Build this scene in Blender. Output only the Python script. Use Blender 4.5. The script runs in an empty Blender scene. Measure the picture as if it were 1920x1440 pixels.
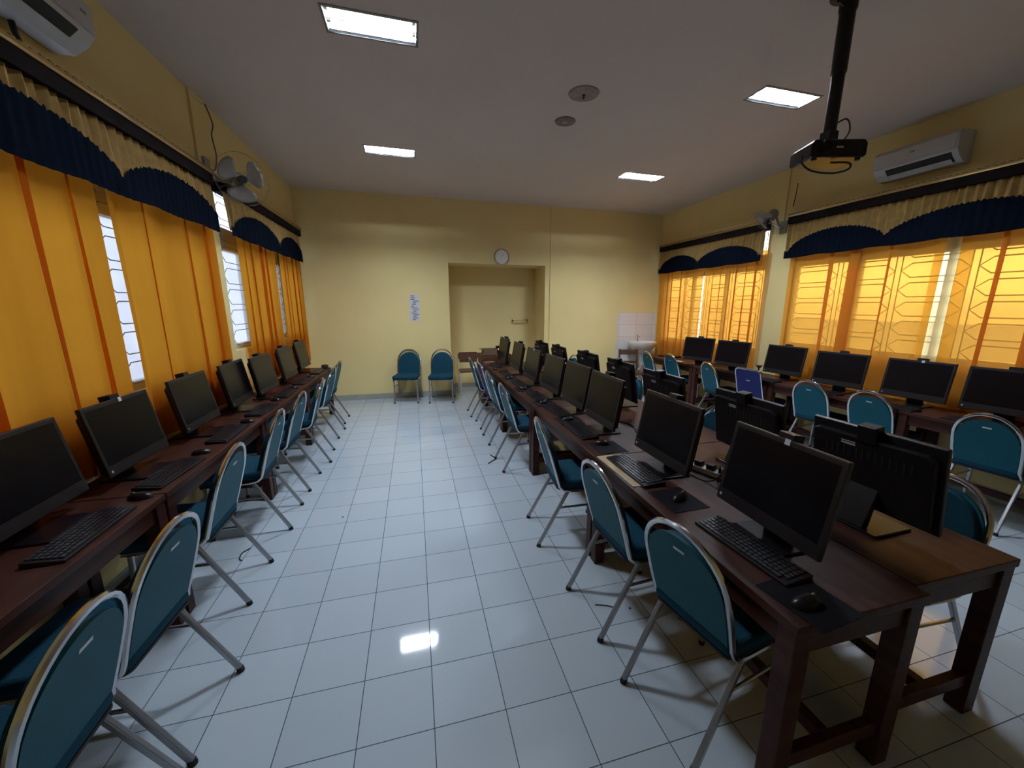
import bpy, math, random
from mathutils import Vector, Matrix
random.seed(7)
S = bpy.context.scene
COL = S.collection
PI = math.pi

# ------------------------------------------------------------------ camera, world, exposure
XL, XR, H, D, YF = -1.793, 5.0, 3.521, 7.624, -1.7
cam_d = bpy.data.cameras.new('camera')
cam = bpy.data.objects.new('camera', cam_d)
COL.objects.link(cam)
S.camera = cam
cam_d.sensor_fit = 'HORIZONTAL'
cam_d.sensor_width = 36.0
cam_d.lens = 746.19 / 1920 * 36.0
cam_d.shift_x = -26.0 / 1920
cam_d.shift_y = 15.46 / 1920
cam_d.clip_start = 0.05
_p, _r, _w = 0.2142, -0.0064, 0.2711
_f = Vector((math.sin(_w) * math.cos(_p), math.cos(_w) * math.cos(_p), -math.sin(_p)))
_rt = Vector((math.cos(_w), -math.sin(_w), 0))
_dn = _f.cross(_rt)
_r2 = math.cos(_r) * _rt + math.sin(_r) * _dn
_d2 = -math.sin(_r) * _rt + math.cos(_r) * _dn
cam.matrix_world = Matrix(((_r2.x, -_d2.x, -_f.x, 0), (_r2.y, -_d2.y, -_f.y, 0), (_r2.z, -_d2.z, -_f.z, 1.698), (0, 0, 0, 1)))

W = bpy.data.worlds.new('world')
S.world = W
W.use_nodes = True
wn = W.node_tree
bgn = wn.nodes['Background']
sky = wn.nodes.new('ShaderNodeTexSky')
sky.sky_type = 'NISHITA'
sky.sun_disc = False
sky.sun_elevation = math.radians(42)
sky.sun_rotation = math.radians(75)
sky.air_density = 1.0
sky.dust_density = 2.5
hsv = wn.nodes.new('ShaderNodeHueSaturation')
hsv.inputs['Saturation'].default_value = 0.45
wn.links.new(sky.outputs[0], hsv.inputs['Color'])
wn.links.new(hsv.outputs[0], bgn.inputs['Color'])
bgn.inputs['Strength'].default_value = 0.75
S.view_settings.view_transform = 'Standard'
S.view_settings.look = 'None'
S.view_settings.gamma = 1.0
S.view_settings.use_curve_mapping = False
S.view_settings.exposure = 0.0
LAMP = 600.0
try:
    S.cycles.use_denoising = True
    S.cycles.max_bounces = 10
    S.cycles.diffuse_bounces = 5
    S.cycles.transparent_max_bounces = 12
    S.cycles.sample_clamp_indirect = 4.0
    S.cycles.caustics_reflective = False
    S.cycles.caustics_refractive = False
except Exception:
    pass

# ------------------------------------------------------------------ materials
def newmat(name):
    m = bpy.data.materials.new(name)
    m.use_nodes = True
    return m, m.node_tree, m.node_tree.nodes['Principled BSDF']

def mat(name, col, rough=0.5, metal=0.0, spec=0.5, var=0.0, scale=8.0, bump=0.0, bscale=60.0, stretch=None, coat=0.0):
    m, t, b = newmat(name)
    b.inputs['Base Color'].default_value = (*col, 1)
    b.inputs['Roughness'].default_value = rough
    b.inputs['Metallic'].default_value = metal
    b.inputs['Specular IOR Level'].default_value = spec
    b.inputs['Coat Weight'].default_value = coat
    if var or bump:
        tc = t.nodes.new('ShaderNodeTexCoord')
        mp = t.nodes.new('ShaderNodeMapping')
        if stretch:
            mp.inputs['Scale'].default_value = stretch
        t.links.new(tc.outputs['Object'], mp.inputs['Vector'])
    if var:
        n = t.nodes.new('ShaderNodeTexNoise')
        n.inputs['Scale'].default_value = scale
        n.inputs['Detail'].default_value = 5
        t.links.new(mp.outputs[0], n.inputs['Vector'])
        r = t.nodes.new('ShaderNodeValToRGB')
        r.color_ramp.elements[0].position = 0.3
        r.color_ramp.elements[1].position = 0.7
        r.color_ramp.elements[0].color = (*[c * (1 - var) for c in col], 1)
        r.color_ramp.elements[1].color = (*[min(1, c * (1 + var)) for c in col], 1)
        t.links.new(n.outputs[0], r.inputs[0])
        t.links.new(r.outputs[0], b.inputs['Base Color'])
    if bump:
        n2 = t.nodes.new('ShaderNodeTexNoise')
        n2.inputs['Scale'].default_value = bscale
        t.links.new(mp.outputs[0], n2.inputs['Vector'])
        bp = t.nodes.new('ShaderNodeBump')
        bp.inputs['Strength'].default_value = bump
        bp.inputs['Distance'].default_value = 0.002
        t.links.new(n2.outputs[0], bp.inputs['Height'])
        t.links.new(bp.outputs[0], b.inputs['Normal'])
    return m

def emit(name, col, st):
    m, t, b = newmat(name)
    b.inputs['Base Color'].default_value = (0.8, 0.8, 0.8, 1)
    b.inputs['Emission Color'].default_value = (*col, 1)
    b.inputs['Emission Strength'].default_value = st
    return m

def cloth(name, col, tcol, transp, tr=0.55):
    """Woven curtain: diffuse + light coming through + a little see-through weave."""
    m = bpy.data.materials.new(name)
    m.use_nodes = True
    t = m.node_tree
    t.nodes.clear()
    o = t.nodes.new('ShaderNodeOutputMaterial')
    d = t.nodes.new('ShaderNodeBsdfDiffuse')
    d.inputs[0].default_value = (*col, 1)
    l = t.nodes.new('ShaderNodeBsdfTranslucent')
    l.inputs[0].default_value = (*tcol, 1)
    tp = t.nodes.new('ShaderNodeBsdfTransparent')
    tp.inputs[0].default_value = (*[min(1, c * 1.15) for c in tcol], 1)
    m1 = t.nodes.new('ShaderNodeMixShader')
    m1.inputs[0].default_value = tr
    m2 = t.nodes.new('ShaderNodeMixShader')
    m2.inputs[0].default_value = transp
    tc = t.nodes.new('ShaderNodeTexCoord')
    mp = t.nodes.new('ShaderNodeMapping')
    mp.inputs['Scale'].default_value = (6, 9, 0.35)
    nz = t.nodes.new('ShaderNodeTexNoise')
    nz.inputs['Scale'].default_value = 1.0
    mx = t.nodes.new('ShaderNodeMix')
    mx.data_type = 'RGBA'
    mx.inputs['A'].default_value = (*[c * 0.72 for c in tcol], 1)
    mx.inputs['B'].default_value = (*tcol, 1)
    t.links.new(tc.outputs['Object'], mp.inputs[0])
    t.links.new(mp.outputs[0], nz.inputs['Vector'])
    t.links.new(nz.outputs[0], mx.inputs['Factor'])
    t.links.new(mx.outputs['Result'], l.inputs[0])
    t.links.new(d.outputs[0], m1.inputs[1])
    t.links.new(l.outputs[0], m1.inputs[2])
    t.links.new(m1.outputs[0], m2.inputs[1])
    t.links.new(tp.outputs[0], m2.inputs[2])
    t.links.new(m2.outputs[0], o.inputs[0])
    return m

def glassmat(name, tint, gloss=0.08, frost=0.0):
    m = bpy.data.materials.new(name)
    m.use_nodes = True
    t = m.node_tree
    t.nodes.clear()
    o = t.nodes.new('ShaderNodeOutputMaterial')
    tp = t.nodes.new('ShaderNodeBsdfTransparent')
    tp.inputs[0].default_value = (*tint, 1)
    g = t.nodes.new('ShaderNodeBsdfGlossy')
    g.inputs['Roughness'].default_value = 0.05
    mx = t.nodes.new('ShaderNodeMixShader')
    mx.inputs[0].default_value = gloss
    t.links.new(tp.outputs[0], mx.inputs[1])
    t.links.new(g.outputs[0], mx.inputs[2])
    last = mx
    if frost:
        tl = t.nodes.new('ShaderNodeBsdfTranslucent')
        tl.inputs[0].default_value = (*tint, 1)
        m3 = t.nodes.new('ShaderNodeMixShader')
        m3.inputs[0].default_value = frost
        t.links.new(mx.outputs[0], m3.inputs[1])
        t.links.new(tl.outputs[0], m3.inputs[2])
        last = m3
    t.links.new(last.outputs[0], o.inputs[0])
    return m

def tilemat(name, col, grout, tx, ty, ox, oy, mortar, rough, plane='XY', spec=0.5):
    m, t, b = newmat(name)
    b.inputs['Specular IOR Level'].default_value = spec
    tc = t.nodes.new('ShaderNodeTexCoord')
    sp = t.nodes.new('ShaderNodeSeparateXYZ')
    t.links.new(tc.outputs['Object'], sp.inputs[0])
    def axis(ch, size, off):
        a = t.nodes.new('ShaderNodeMath'); a.operation = 'SUBTRACT'; a.inputs[1].default_value = off
        t.links.new(sp.outputs[ch], a.inputs[0])
        d = t.nodes.new('ShaderNodeMath'); d.operation = 'DIVIDE'; d.inputs[1].default_value = size
        t.links.new(a.outputs[0], d.inputs[0])
        f = t.nodes.new('ShaderNodeMath'); f.operation = 'FRACT'
        t.links.new(d.outputs[0], f.inputs[0])
        s = t.nodes.new('ShaderNodeMath'); s.operation = 'SUBTRACT'; s.inputs[1].default_value = 0.5
        t.links.new(f.outputs[0], s.inputs[0])
        ab = t.nodes.new('ShaderNodeMath'); ab.operation = 'ABSOLUTE'
        t.links.new(s.outputs[0], ab.inputs[0])
        g = t.nodes.new('ShaderNodeMath'); g.operation = 'GREATER_THAN'; g.inputs[1].default_value = 0.5 - mortar / size / 2
        t.links.new(ab.outputs[0], g.inputs[0])
        fl = t.nodes.new('ShaderNodeMath'); fl.operation = 'FLOOR'
        t.links.new(d.outputs[0], fl.inputs[0])
        return g, fl
    gx, fx = axis(plane[0], tx, ox)
    gy, fy = axis(plane[1], ty, oy)
    mxn = t.nodes.new('ShaderNodeMath'); mxn.operation = 'MAXIMUM'
    t.links.new(gx.outputs[0], mxn.inputs[0]); t.links.new(gy.outputs[0], mxn.inputs[1])
    cb = t.nodes.new('ShaderNodeCombineXYZ')
    t.links.new(fx.outputs[0], cb.inputs[0]); t.links.new(fy.outputs[0], cb.inputs[1])
    wn_ = t.nodes.new('ShaderNodeTexWhiteNoise')
    t.links.new(cb.outputs[0], wn_.inputs['Vector'])
    r = t.nodes.new('ShaderNodeMix'); r.data_type = 'RGBA'
    r.inputs['A'].default_value = (*[c * 0.955 for c in col], 1)
    r.inputs['B'].default_value = (*[min(1, c * 1.03) for c in col], 1)
    t.links.new(wn_.outputs['Value'], r.inputs['Factor'])
    f2 = t.nodes.new('ShaderNodeMix'); f2.data_type = 'RGBA'
    f2.inputs['B'].default_value = (*grout, 1)
    t.links.new(mxn.outputs[0], f2.inputs['Factor'])
    t.links.new(r.outputs['Result'], f2.inputs['A'])
    t.links.new(f2.outputs['Result'], b.inputs['Base Color'])
    rr = t.nodes.new('ShaderNodeMath'); rr.operation = 'MULTIPLY_ADD'
    rr.inputs[1].default_value = 0.6; rr.inputs[2].default_value = rough
    t.links.new(mxn.outputs[0], rr.inputs[0])
    t.links.new(rr.outputs[0], b.inputs['Roughness'])
    bp = t.nodes.new('ShaderNodeBump'); bp.invert = True
    bp.inputs['Strength'].default_value = 0.4; bp.inputs['Distance'].default_value = 0.002
    t.links.new(mxn.outputs[0], bp.inputs['Height'])
    t.links.new(bp.outputs[0], b.inputs['Normal'])
    return m

M = dict(
    floor=tilemat('white_floor_tiles', (0.46, 0.53, 0.61), (0.05, 0.07, 0.09), 0.3, 0.3, -0.0035, 0.1529, 0.0038, 0.055, spec=0.3),
    wtile=tilemat('white_wall_tiles', (0.72, 0.70, 0.70), (0.35, 0.3, 0.3), 0.4, 0.25, 4.13, 0.07, 0.004, 0.15, 'XZ'),
    wall=mat('yellow_wall_paint', (0.78, 0.64, 0.31), 0.75, spec=0.2, var=0.04, scale=1.2),
    ceil=mat('off_white_ceiling_paint', (0.61, 0.54, 0.505), 0.8, spec=0.2, var=0.03, scale=1.0),
    base=mat('grey_skirting_tile', (0.36, 0.36, 0.32), 0.3, var=0.08, scale=9),
    cream=mat('cream_window_frame_paint', (0.56, 0.53, 0.44), 0.5, var=0.05),
    iron=mat('dark_iron_grille', (0.03, 0.028, 0.03), 0.5, metal=0.3),
    glass=glassmat('window_glass', (0.88, 0.92, 0.97), 0.06, 0.25),
    curtL=cloth('amber_curtain_cloth', (0.62, 0.27, 0.03), (0.92, 0.38, 0.03), 0.03, 0.78),
    curtR=cloth('thin_gold_curtain_cloth', (0.70, 0.34, 0.05), (0.86, 0.43, 0.075), 0.30, 0.24),
    sheer=cloth('pale_yellow_sheer', (0.75, 0.62, 0.30), (0.95, 0.80, 0.42), 0.35, 0.6),
    frill=mat('gold_valance_cloth', (0.33, 0.21, 0.075), 0.85, spec=0.1, var=0.15, scale=20),
    navy=mat('navy_valance_cloth', (0.0035, 0.0055, 0.011), 0.95, spec=0.01, var=0.2, scale=30),
    pelmet=mat('dark_pelmet_wood', (0.008, 0.005, 0.005), 0.8, spec=0.05, var=0.2, scale=10),
    brass=mat('gilt_moulding', (0.38, 0.25, 0.10), 0.4, metal=0.8),
    wood=mat('dark_brown_table_wood', (0.052, 0.018, 0.0125), 0.42, spec=0.18, var=0.4, scale=2.5, stretch=(9, 1.2, 9)),
    wood2=mat('brown_wood', (0.10, 0.045, 0.025), 0.5, var=0.3, scale=3, stretch=(6, 6, 1)),
    card=mat('brown_cardboard', (0.16, 0.10, 0.065), 0.8, var=0.15, scale=6),
    tan=mat('pale_bare_ply', (0.48, 0.36, 0.22), 0.6, var=0.15, scale=12),
    teal=mat('teal_plastic_shell', (0.011, 0.105, 0.15), 0.5, spec=0.12, var=0.05, scale=4),
    tealf=mat('teal_seat_fabric', (0.007, 0.048, 0.082), 0.85, spec=0.15, var=0.18, scale=120, bump=0.4, bscale=300),
    blue=mat('navy_blue_plastic_shell', (0.025, 0.030, 0.15), 0.5, spec=0.12),
    bluef=mat('navy_blue_fabric', (0.018, 0.022, 0.09), 0.85, spec=0.15, var=0.15, scale=120),
    chrome=mat('chrome_tube', (0.62, 0.62, 0.64), 0.16, metal=1.0),
    steel=mat('grey_steel_tube', (0.40, 0.41, 0.44), 0.3, metal=0.85),
    rubber=mat('black_rubber', (0.012, 0.012, 0.013), 0.7),
    blk=mat('black_plastic', (0.010, 0.008, 0.010), 0.42, spec=0.3, var=0.1, scale=20),
    blkg=mat('glossy_black_plastic', (0.008, 0.006, 0.009), 0.28, spec=0.3),
    bezel=mat('charcoal_bezel', (0.011, 0.009, 0.012), 0.38, spec=0.4),
    scr=mat('switched_off_screen', (0.004, 0.003, 0.005), 0.25, spec=0.17),
    key=mat('black_keycap', (0.016, 0.014, 0.020), 0.32, spec=0.5),
    padm=mat('black_mouse_pad_cloth', (0.010, 0.009, 0.013), 0.8, spec=0.1, var=0.1, scale=90),
    white=mat('white_plastic', (0.66, 0.66, 0.66), 0.4),
    ac=mat('air_conditioner_casing', (0.52, 0.51, 0.52), 0.35),
    grey=mat('grey_plastic', (0.20, 0.19, 0.18), 0.5),
    fang=mat('grey_fan_plastic', (0.22, 0.20, 0.18), 0.5),
    paper=mat('white_paper', (0.62, 0.62, 0.68), 0.7),
    dial=mat('white_clock_dial', (0.85, 0.84, 0.80), 0.5),
    ink=mat('grey_print', (0.22, 0.22, 0.27), 0.8),
    silver=mat('silver_label', (0.55, 0.58, 0.60), 0.3, metal=0.4),
    porc=mat('white_porcelain', (0.72, 0.71, 0.70), 0.12),
    lampw=mat('white_lamp_reflector', (0.80, 0.82, 0.86), 0.3),
    louv=mat('aluminium_louvre', (0.62, 0.66, 0.72), 0.25, metal=0.6),
    stain=mat('damp_stained_plaster', (0.30, 0.255, 0.22), 0.8, var=0.22, scale=14),
    stain2=mat('brown_plaster_disc', (0.22, 0.16, 0.13), 0.8, var=0.3, scale=18),
    tube=emit('lit_fluorescent_tube', (0.80, 0.90, 1.0), LAMP),
    led=emit('red_indicator_light', (1.0, 0.35, 0.2), 3.0),
    ground=mat('outdoor_concrete', (0.32, 0.31, 0.28), 0.9, var=0.2, scale=2),
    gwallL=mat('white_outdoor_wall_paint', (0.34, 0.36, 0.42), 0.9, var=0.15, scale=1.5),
    screenR=mat('dark_dimming_screen', (0.045, 0.04, 0.022), 0.9, var=0.3, scale=2),
)

# ------------------------------------------------------------------ mesh helpers
class MB:
    def __init__(s):
        s.v = []; s.f = []
    def add(s, vs, fs, T=None):
        o = len(s.v)
        for p in vs:
            p = Vector(p)
            s.v.append(T @ p if T else p)
        s.f += [tuple(i + o for i in q) for q in fs]
        return s
    def box(s, x0, x1, y0, y1, z0, z1, T=None):
        v = [(x, y, z) for x in (x0, x1) for y in (y0, y1) for z in (z0, z1)]
        return s.add(v, [(0, 1, 3, 2), (4, 6, 7, 5), (0, 4, 5, 1), (2, 3, 7, 6), (0, 2, 6, 4), (1, 5, 7, 3)], T)
    def frame_axes(s, d):
        d = d.normalized()
        u = Vector((0, 0, 1)) if abs(d.z) < 0.9 else Vector((1, 0, 0))
        a = d.cross(u).normalized()
        return a, d.cross(a).normalized()
    def beam(s, p0, p1, w, h=None, p=None):
        p0 = Vector(p0); p1 = Vector(p1); h = h or w
        a, b = s.frame_axes(p1 - p0)
        v = [q + a * w / 2 * i + b * h / 2 * j for q in (p0, p1) for i, j in ((-1, -1), (1, -1), (1, 1), (-1, 1))]
        return s.add(v, [(3, 2, 1, 0), (4, 5, 6, 7), (0, 1, 5, 4), (1, 2, 6, 5), (2, 3, 7, 6), (3, 0, 4, 7)])
    def tube(s, path, r, n=8, closed=False, rs=None):
        path = [Vector(p) for p in path]
        m = len(path)
        vs = []; prev = None
        for i, p in enumerate(path):
            if closed:
                d = path[(i + 1) % m] - path[i - 1]
            else:
                d = path[min(i + 1, m - 1)] - path[max(i - 1, 0)]
            d = d.normalized()
            if prev is None:
                a, b = s.frame_axes(d)
            else:
                a = (prev - d * prev.dot(d)).normalized(); b = d.cross(a).normalized()
            prev = a
            rr = rs[i] if rs else r
            for k in range(n):
                t = 2 * PI * k / n
                vs.append(p + a * rr * math.cos(t) + b * rr * math.sin(t))
        fs = []
        for i in range(m if closed else m - 1):
            j = (i + 1) % m
            for k in range(n):
                l = (k + 1) % n
                fs.append((i * n + k, i * n + l, j * n + l, j * n + k))
        if not closed:
            fs.append(tuple(reversed(range(n)))); fs.append(tuple((m - 1) * n + k for k in range(n)))
        return s.add(vs, fs)
    def lathe(s, prof, c=(0, 0, 0), n=24, T=None):
        vs = []; fs = []
        for r, z in prof:
            for k in range(n):
                t = 2 * PI * k / n
                vs.append((c[0] + r * math.cos(t), c[1] + r * math.sin(t), c[2] + z))
        for i in range(len(prof) - 1):
            for k in range(n):
                l = (k + 1) % n
                fs.append((i * n + k, i * n + l, (i + 1) * n + l, (i + 1) * n + k))
        fs.append(tuple(reversed(range(n)))); fs.append(tuple((len(prof) - 1) * n + k for k in range(n)))
        return s.add(vs, fs, T)
    def prism(s, poly, t0, t1, ax='x', T=None):
        def P(a, b, t):
            return (t, a, b) if ax == 'x' else ((a, t, b) if ax == 'y' else (a, b, t))
        n = len(poly)
        v = [P(a, b, t0) for a, b in poly] + [P(a, b, t1) for a, b in poly]
        f = [tuple(range(n)), tuple(reversed(range(n, 2 * n)))] + [(i, i + n, (i + 1) % n + n, (i + 1) % n) for i in range(n)]
        return s.add(v, f, T)
    def grid(s, pts):
        h = len(pts); w = len(pts[0])
        v = [p for row in pts for p in row]
        return s.add(v, [(i * w + j, i * w + j + 1, (i + 1) * w + j + 1, (i + 1) * w + j) for i in range(h - 1) for j in range(w - 1)])
    def build(s, name, m, parent=None, smooth=False, bevel=0.0, seg=2, solid=0.0):
        me = bpy.data.meshes.new(name)
        me.from_pydata([tuple(p) for p in s.v], [], s.f)
        import bmesh
        b = bmesh.new(); b.from_mesh(me)
        bmesh.ops.recalc_face_normals(b, faces=b.faces)
        b.to_mesh(me); b.free()
        me.materials.append(m)
        if smooth:
            for p in me.polygons:
                p.use_smooth = True
            try:
                me.set_sharp_from_angle(angle=math.radians(42))
            except Exception:
                pass
        o = bpy.data.objects.new(name, me)
        COL.objects.link(o)
        if parent:
            o.parent = parent
        if solid:
            md = o.modifiers.new('thickness', 'SOLIDIFY'); md.thickness = solid; md.offset = 0
        if bevel:
            md = o.modifiers.new('edge', 'BEVEL'); md.width = bevel; md.segments = seg; md.limit_method = 'ANGLE'
            md.angle_limit = math.radians(40)
        return o

def thing(name, label, cat, loc=(0, 0, 0), rz=0.0, group=None):
    o = bpy.data.objects.new(name, None)
    o.empty_display_size = 0.1
    COL.objects.link(o)
    o.location = loc; o.rotation_euler = (0, 0, rz)
    o['label'] = label; o['category'] = cat
    if group:
        o['group'] = group
    return o

def tag(o, label, cat, group=None, kind=None):
    o['label'] = label; o['category'] = cat
    if group: o['group'] = group
    if kind: o['kind'] = kind
    return o

def struct(o, kind='structure'):
    o['kind'] = kind
    return o

def dup(src, loc, rz, label, group=None, skip=()):
    r = src.copy(); COL.objects.link(r)
    r.location = loc; r.rotation_euler = (0, 0, rz); r['label'] = label
    if group: r['group'] = group
    for ch in src.children:
        if ch.name.split('.')[0] in skip:
            continue
        c = ch.copy(); COL.objects.link(c); c.parent = r
        for g in ch.children:
            if g.name.split('.')[0] in skip:
                continue
            d = g.copy(); COL.objects.link(d); d.parent = c
    return r

def rects(x0, x1, y0, y1, holes):
    xs = sorted({x0, x1, *[h[0] for h in holes], *[h[1] for h in holes]})
    ys = sorted({y0, y1, *[h[2] for h in holes], *[h[3] for h in holes]})
    out = []
    for i in range(len(xs) - 1):
        for j in range(len(ys) - 1):
            cx = (xs[i] + xs[i + 1]) / 2; cy = (ys[j] + ys[j + 1]) / 2
            if not any(h[0] < cx < h[1] and h[2] < cy < h[3] for h in holes):
                out.append((xs[i], xs[i + 1], ys[j], ys[j + 1]))
    return out

ORD = ['first', 'second', 'third', 'fourth', 'fifth', 'sixth', 'seventh', 'eighth', 'ninth', 'tenth']

# ------------------------------------------------------------------ room shell
b = MB(); b.box(XL - 0.2, XR + 0.2, YF - 0.2, D + 0.9, -0.1, 0.0)
struct(b.build('floor', M['floor']))

LX = [(-0.465, 0.115), (2.965, 3.565)]
LAMPS = [(-0.463, 0.117, 3.165, 3.425), (-0.468, 0.112, 5.475, 5.738), (2.970, 3.562, 3.147, 3.390), (2.945, 3.568, 5.470, 5.738)]
b = MB()
for r in rects(XL - 0.2, XR + 0.2, YF - 0.2, D + 0.9, LAMPS):
    b.box(*r, H, H + 0.02)
struct(b.build('ceiling', M['ceil']))

# side walls with their window openings: (y0, y1, z0, z1)
WINS = [  # nearer windows cut short out of view so the near desks stay darker
    ('window_1', 'L', 1.75, 4.46, 1.12, 2.95), ('window_2', 'L', 4.78, 7.45, 1.22, 2.95),
    ('window_3', 'R', 4.93, 7.40, 1.02, 2.86), ('window_4', 'R', 1.95, 4.50, 1.17, 2.80),
]
for side, x0, x1 in (('L', XL - 0.16, XL), ('R', XR, XR + 0.16)):
    b = MB()
    holes = [(w[2], w[3], w[4], w[5]) for w in WINS if w[1] == side]
    for y0, y1, z0, z1 in rects(YF, D + 0.9, 0.0, H, holes):
        b.box(x0, x1, y0, y1, z0, z1)
    struct(b.build('wall_left' if side == 'L' else 'wall_right', M['wall']))
NX0, NX1, NZ, ND = 0.645, 2.49, 2.45, 0.68
b = MB()
for x0, x1, z0, z1 in rects(XL, XR, 0.0, H, [(NX0, NX1, 0.0, NZ)]):
    b.box(x0, x1, D, D + 0.16, z0, z1)
b.box(NX0 - 0.1, NX0, D + 0.16, D + ND, 0, NZ); b.box(NX1, NX1 + 0.1, D + 0.16, D + ND, 0, NZ)
b.box(NX0 - 0.1, NX1 + 0.1, D + ND, D + ND + 0.1, 0, NZ + 0.1); b.box(NX0 - 0.1, NX1 + 0.1, D + 0.16, D + ND, NZ, NZ + 0.1)
struct(b.build('wall_back', M['wall']))
b = MB(); b.box(XL, XR, YF - 0.15, YF, 0, H)
struct(b.build('wall_front', M['wall']))
# skirting
b = MB(); b.box(XL, NX0, D - 0.012, D, 0, 0.10); b.box(NX1, 4.09, D - 0.012, D, 0, 0.10)
b.box(NX0, NX1, D + ND - 0.012, D + ND, 0, 0.10); b.box(NX0, NX0 + 0.012, D, D + ND - 0.012, 0, 0.1); b.box(NX1 - 0.012, NX1, D, D + ND - 0.012, 0, 0.1)
struct(b.build('baseboard_back', M['base'], bevel=0.003))
b = MB(); b.box(XL, XL + 0.012, YF, D - 0.012, 0, 0.10)
struct(b.build('baseboard_left', M['base']))
b = MB(); b.box(XR - 0.012, XR, YF, D - 0.012, 0, 0.10)
struct(b.build('baseboard_right', M['base']))
# white tiling round the basin corner
b = MB(); b.box(4.09, XR, D - 0.01, D, 0.0, 1.57)
struct(b.build('trim_1', M['wtile']))
# cable conduits
b = MB(); b.box(2.585, 2.615, D - 0.02, D, 0.1, H)
struct(b.build('trim_2', M['wall'], bevel=0.004))
b = MB(); b.box(XL, XL + 0.02, 4.545, 4.575, 2.95, H); b.box(XL, XL + 0.02, 4.575, 4.80, H - 0.03, H)
struct(b.build('trim_3', M['wall'], bevel=0.004))
b = MB(); b.box(XR - 0.02, XR, 4.70, 4.73, 2.86, H)
struct(b.build('trim_4', M['wall'], bevel=0.004))

# ------------------------------------------------------------------ windows
def grille(b, x, y0, y1, z0, z1, k=1.0):
    """Wrought grille: paired uprights with stacked stretched hexagons between them."""
    n = max(1, round((y1 - y0) / 0.62))
    w = (y1 - y0) / n
    for i in range(n + 1):
        y = y0 + i * w
        for s in (-0.028, 0.028):
            b.tube([(x, y + s, z0), (x, y + s, z1)], 0.006 * k, 4)
    rows = max(1, round((z1 - z0) / 0.20))
    hh = (z1 - z0) / rows
    rr = k * 0.006
    for i in range(n):
        a = y0 + i * w + 0.03; c = y0 + (i + 1) * w - 0.03; q = (c - a)
        for k in range(rows):
            m = z0 + (k + 0.5) * hh; e = hh * 0.36
            b.tube([(x, a, m), (x, a + q * 0.16, m + e), (x, c - q * 0.16, m + e), (x, c, m), (x, c - q * 0.16, m - e), (x, a + q * 0.16, m - e)], rr, 4, closed=True)

for name, side, y0, y1, z0, z1 in WINS:
    sx = 1 if side == 'L' else -1
    xf = XL - 0.085 if side == 'L' else XR + 0.085
    root = bpy.data.objects.new(name, None); COL.objects.link(root); struct(root)
    b = MB()
    fw = 0.055
    zt = 2.40
    X0, X1 = xf - 0.03, xf + 0.03
    b.box(X0, X1, y0, y0 + fw, z0, z1); b.box(X0, X1, y1 - fw, y1, z0, z1)
    b.box(X0, X1, y0 + fw, y1 - fw, z0, z0 + fw); b.box(X0, X1, y0 + fw, y1 - fw, z1 - fw, z1)
    b.box(X0, X1, y0 + fw, y1 - fw, 2.24, 2.46)
    n = max(2, round((y1 - y0) / 0.75))
    for i in range(1, n):
        y = y0 + (y1 - y0) * i / n
        b.box(X0, X1, y - 0.025, y + 0.025, z0 + fw, z1 - fw)
    struct(b.build('window_frame', M['cream'], root))
    b = MB(); b.box(xf - 0.003, xf + 0.003, y0 + fw, y1 - fw, z0 + fw, z1 - fw)
    struct(b.build('glass_pane', M['glass'], root))
    b = MB()
    grille(b, xf + sx * 0.05, y0 + 0.03, y1 - 0.03, z0 + 0.02, z1 - 0.02, 0.6 if side == 'L' else 1.0)
    struct(b.build('grille', M['iron'] if side == 'R' else M['grey'], root))

# outdoors: ground, left neighbour wall, added dark screen dimming the lower right curtains
b = MB(); b.box(XR + 0.3, XR + 9, -8, 16, -0.35, -0.25); b.box(XL - 9, XL - 0.3, -8, 16, -0.35, -0.25)
struct(b.build('ground', M['ground']))
b = MB(); b.box(XR + 4.0, XR + 4.2, -4, 8.3, -0.25, 1.43)  # added block in place of likely dark foliage, dims the curtain bottoms
struct(b.build('dimming_screen', M['screenR']))
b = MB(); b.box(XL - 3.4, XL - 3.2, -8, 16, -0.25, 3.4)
struct(b.build('wall_neighbour', M['gwallL']))

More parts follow.
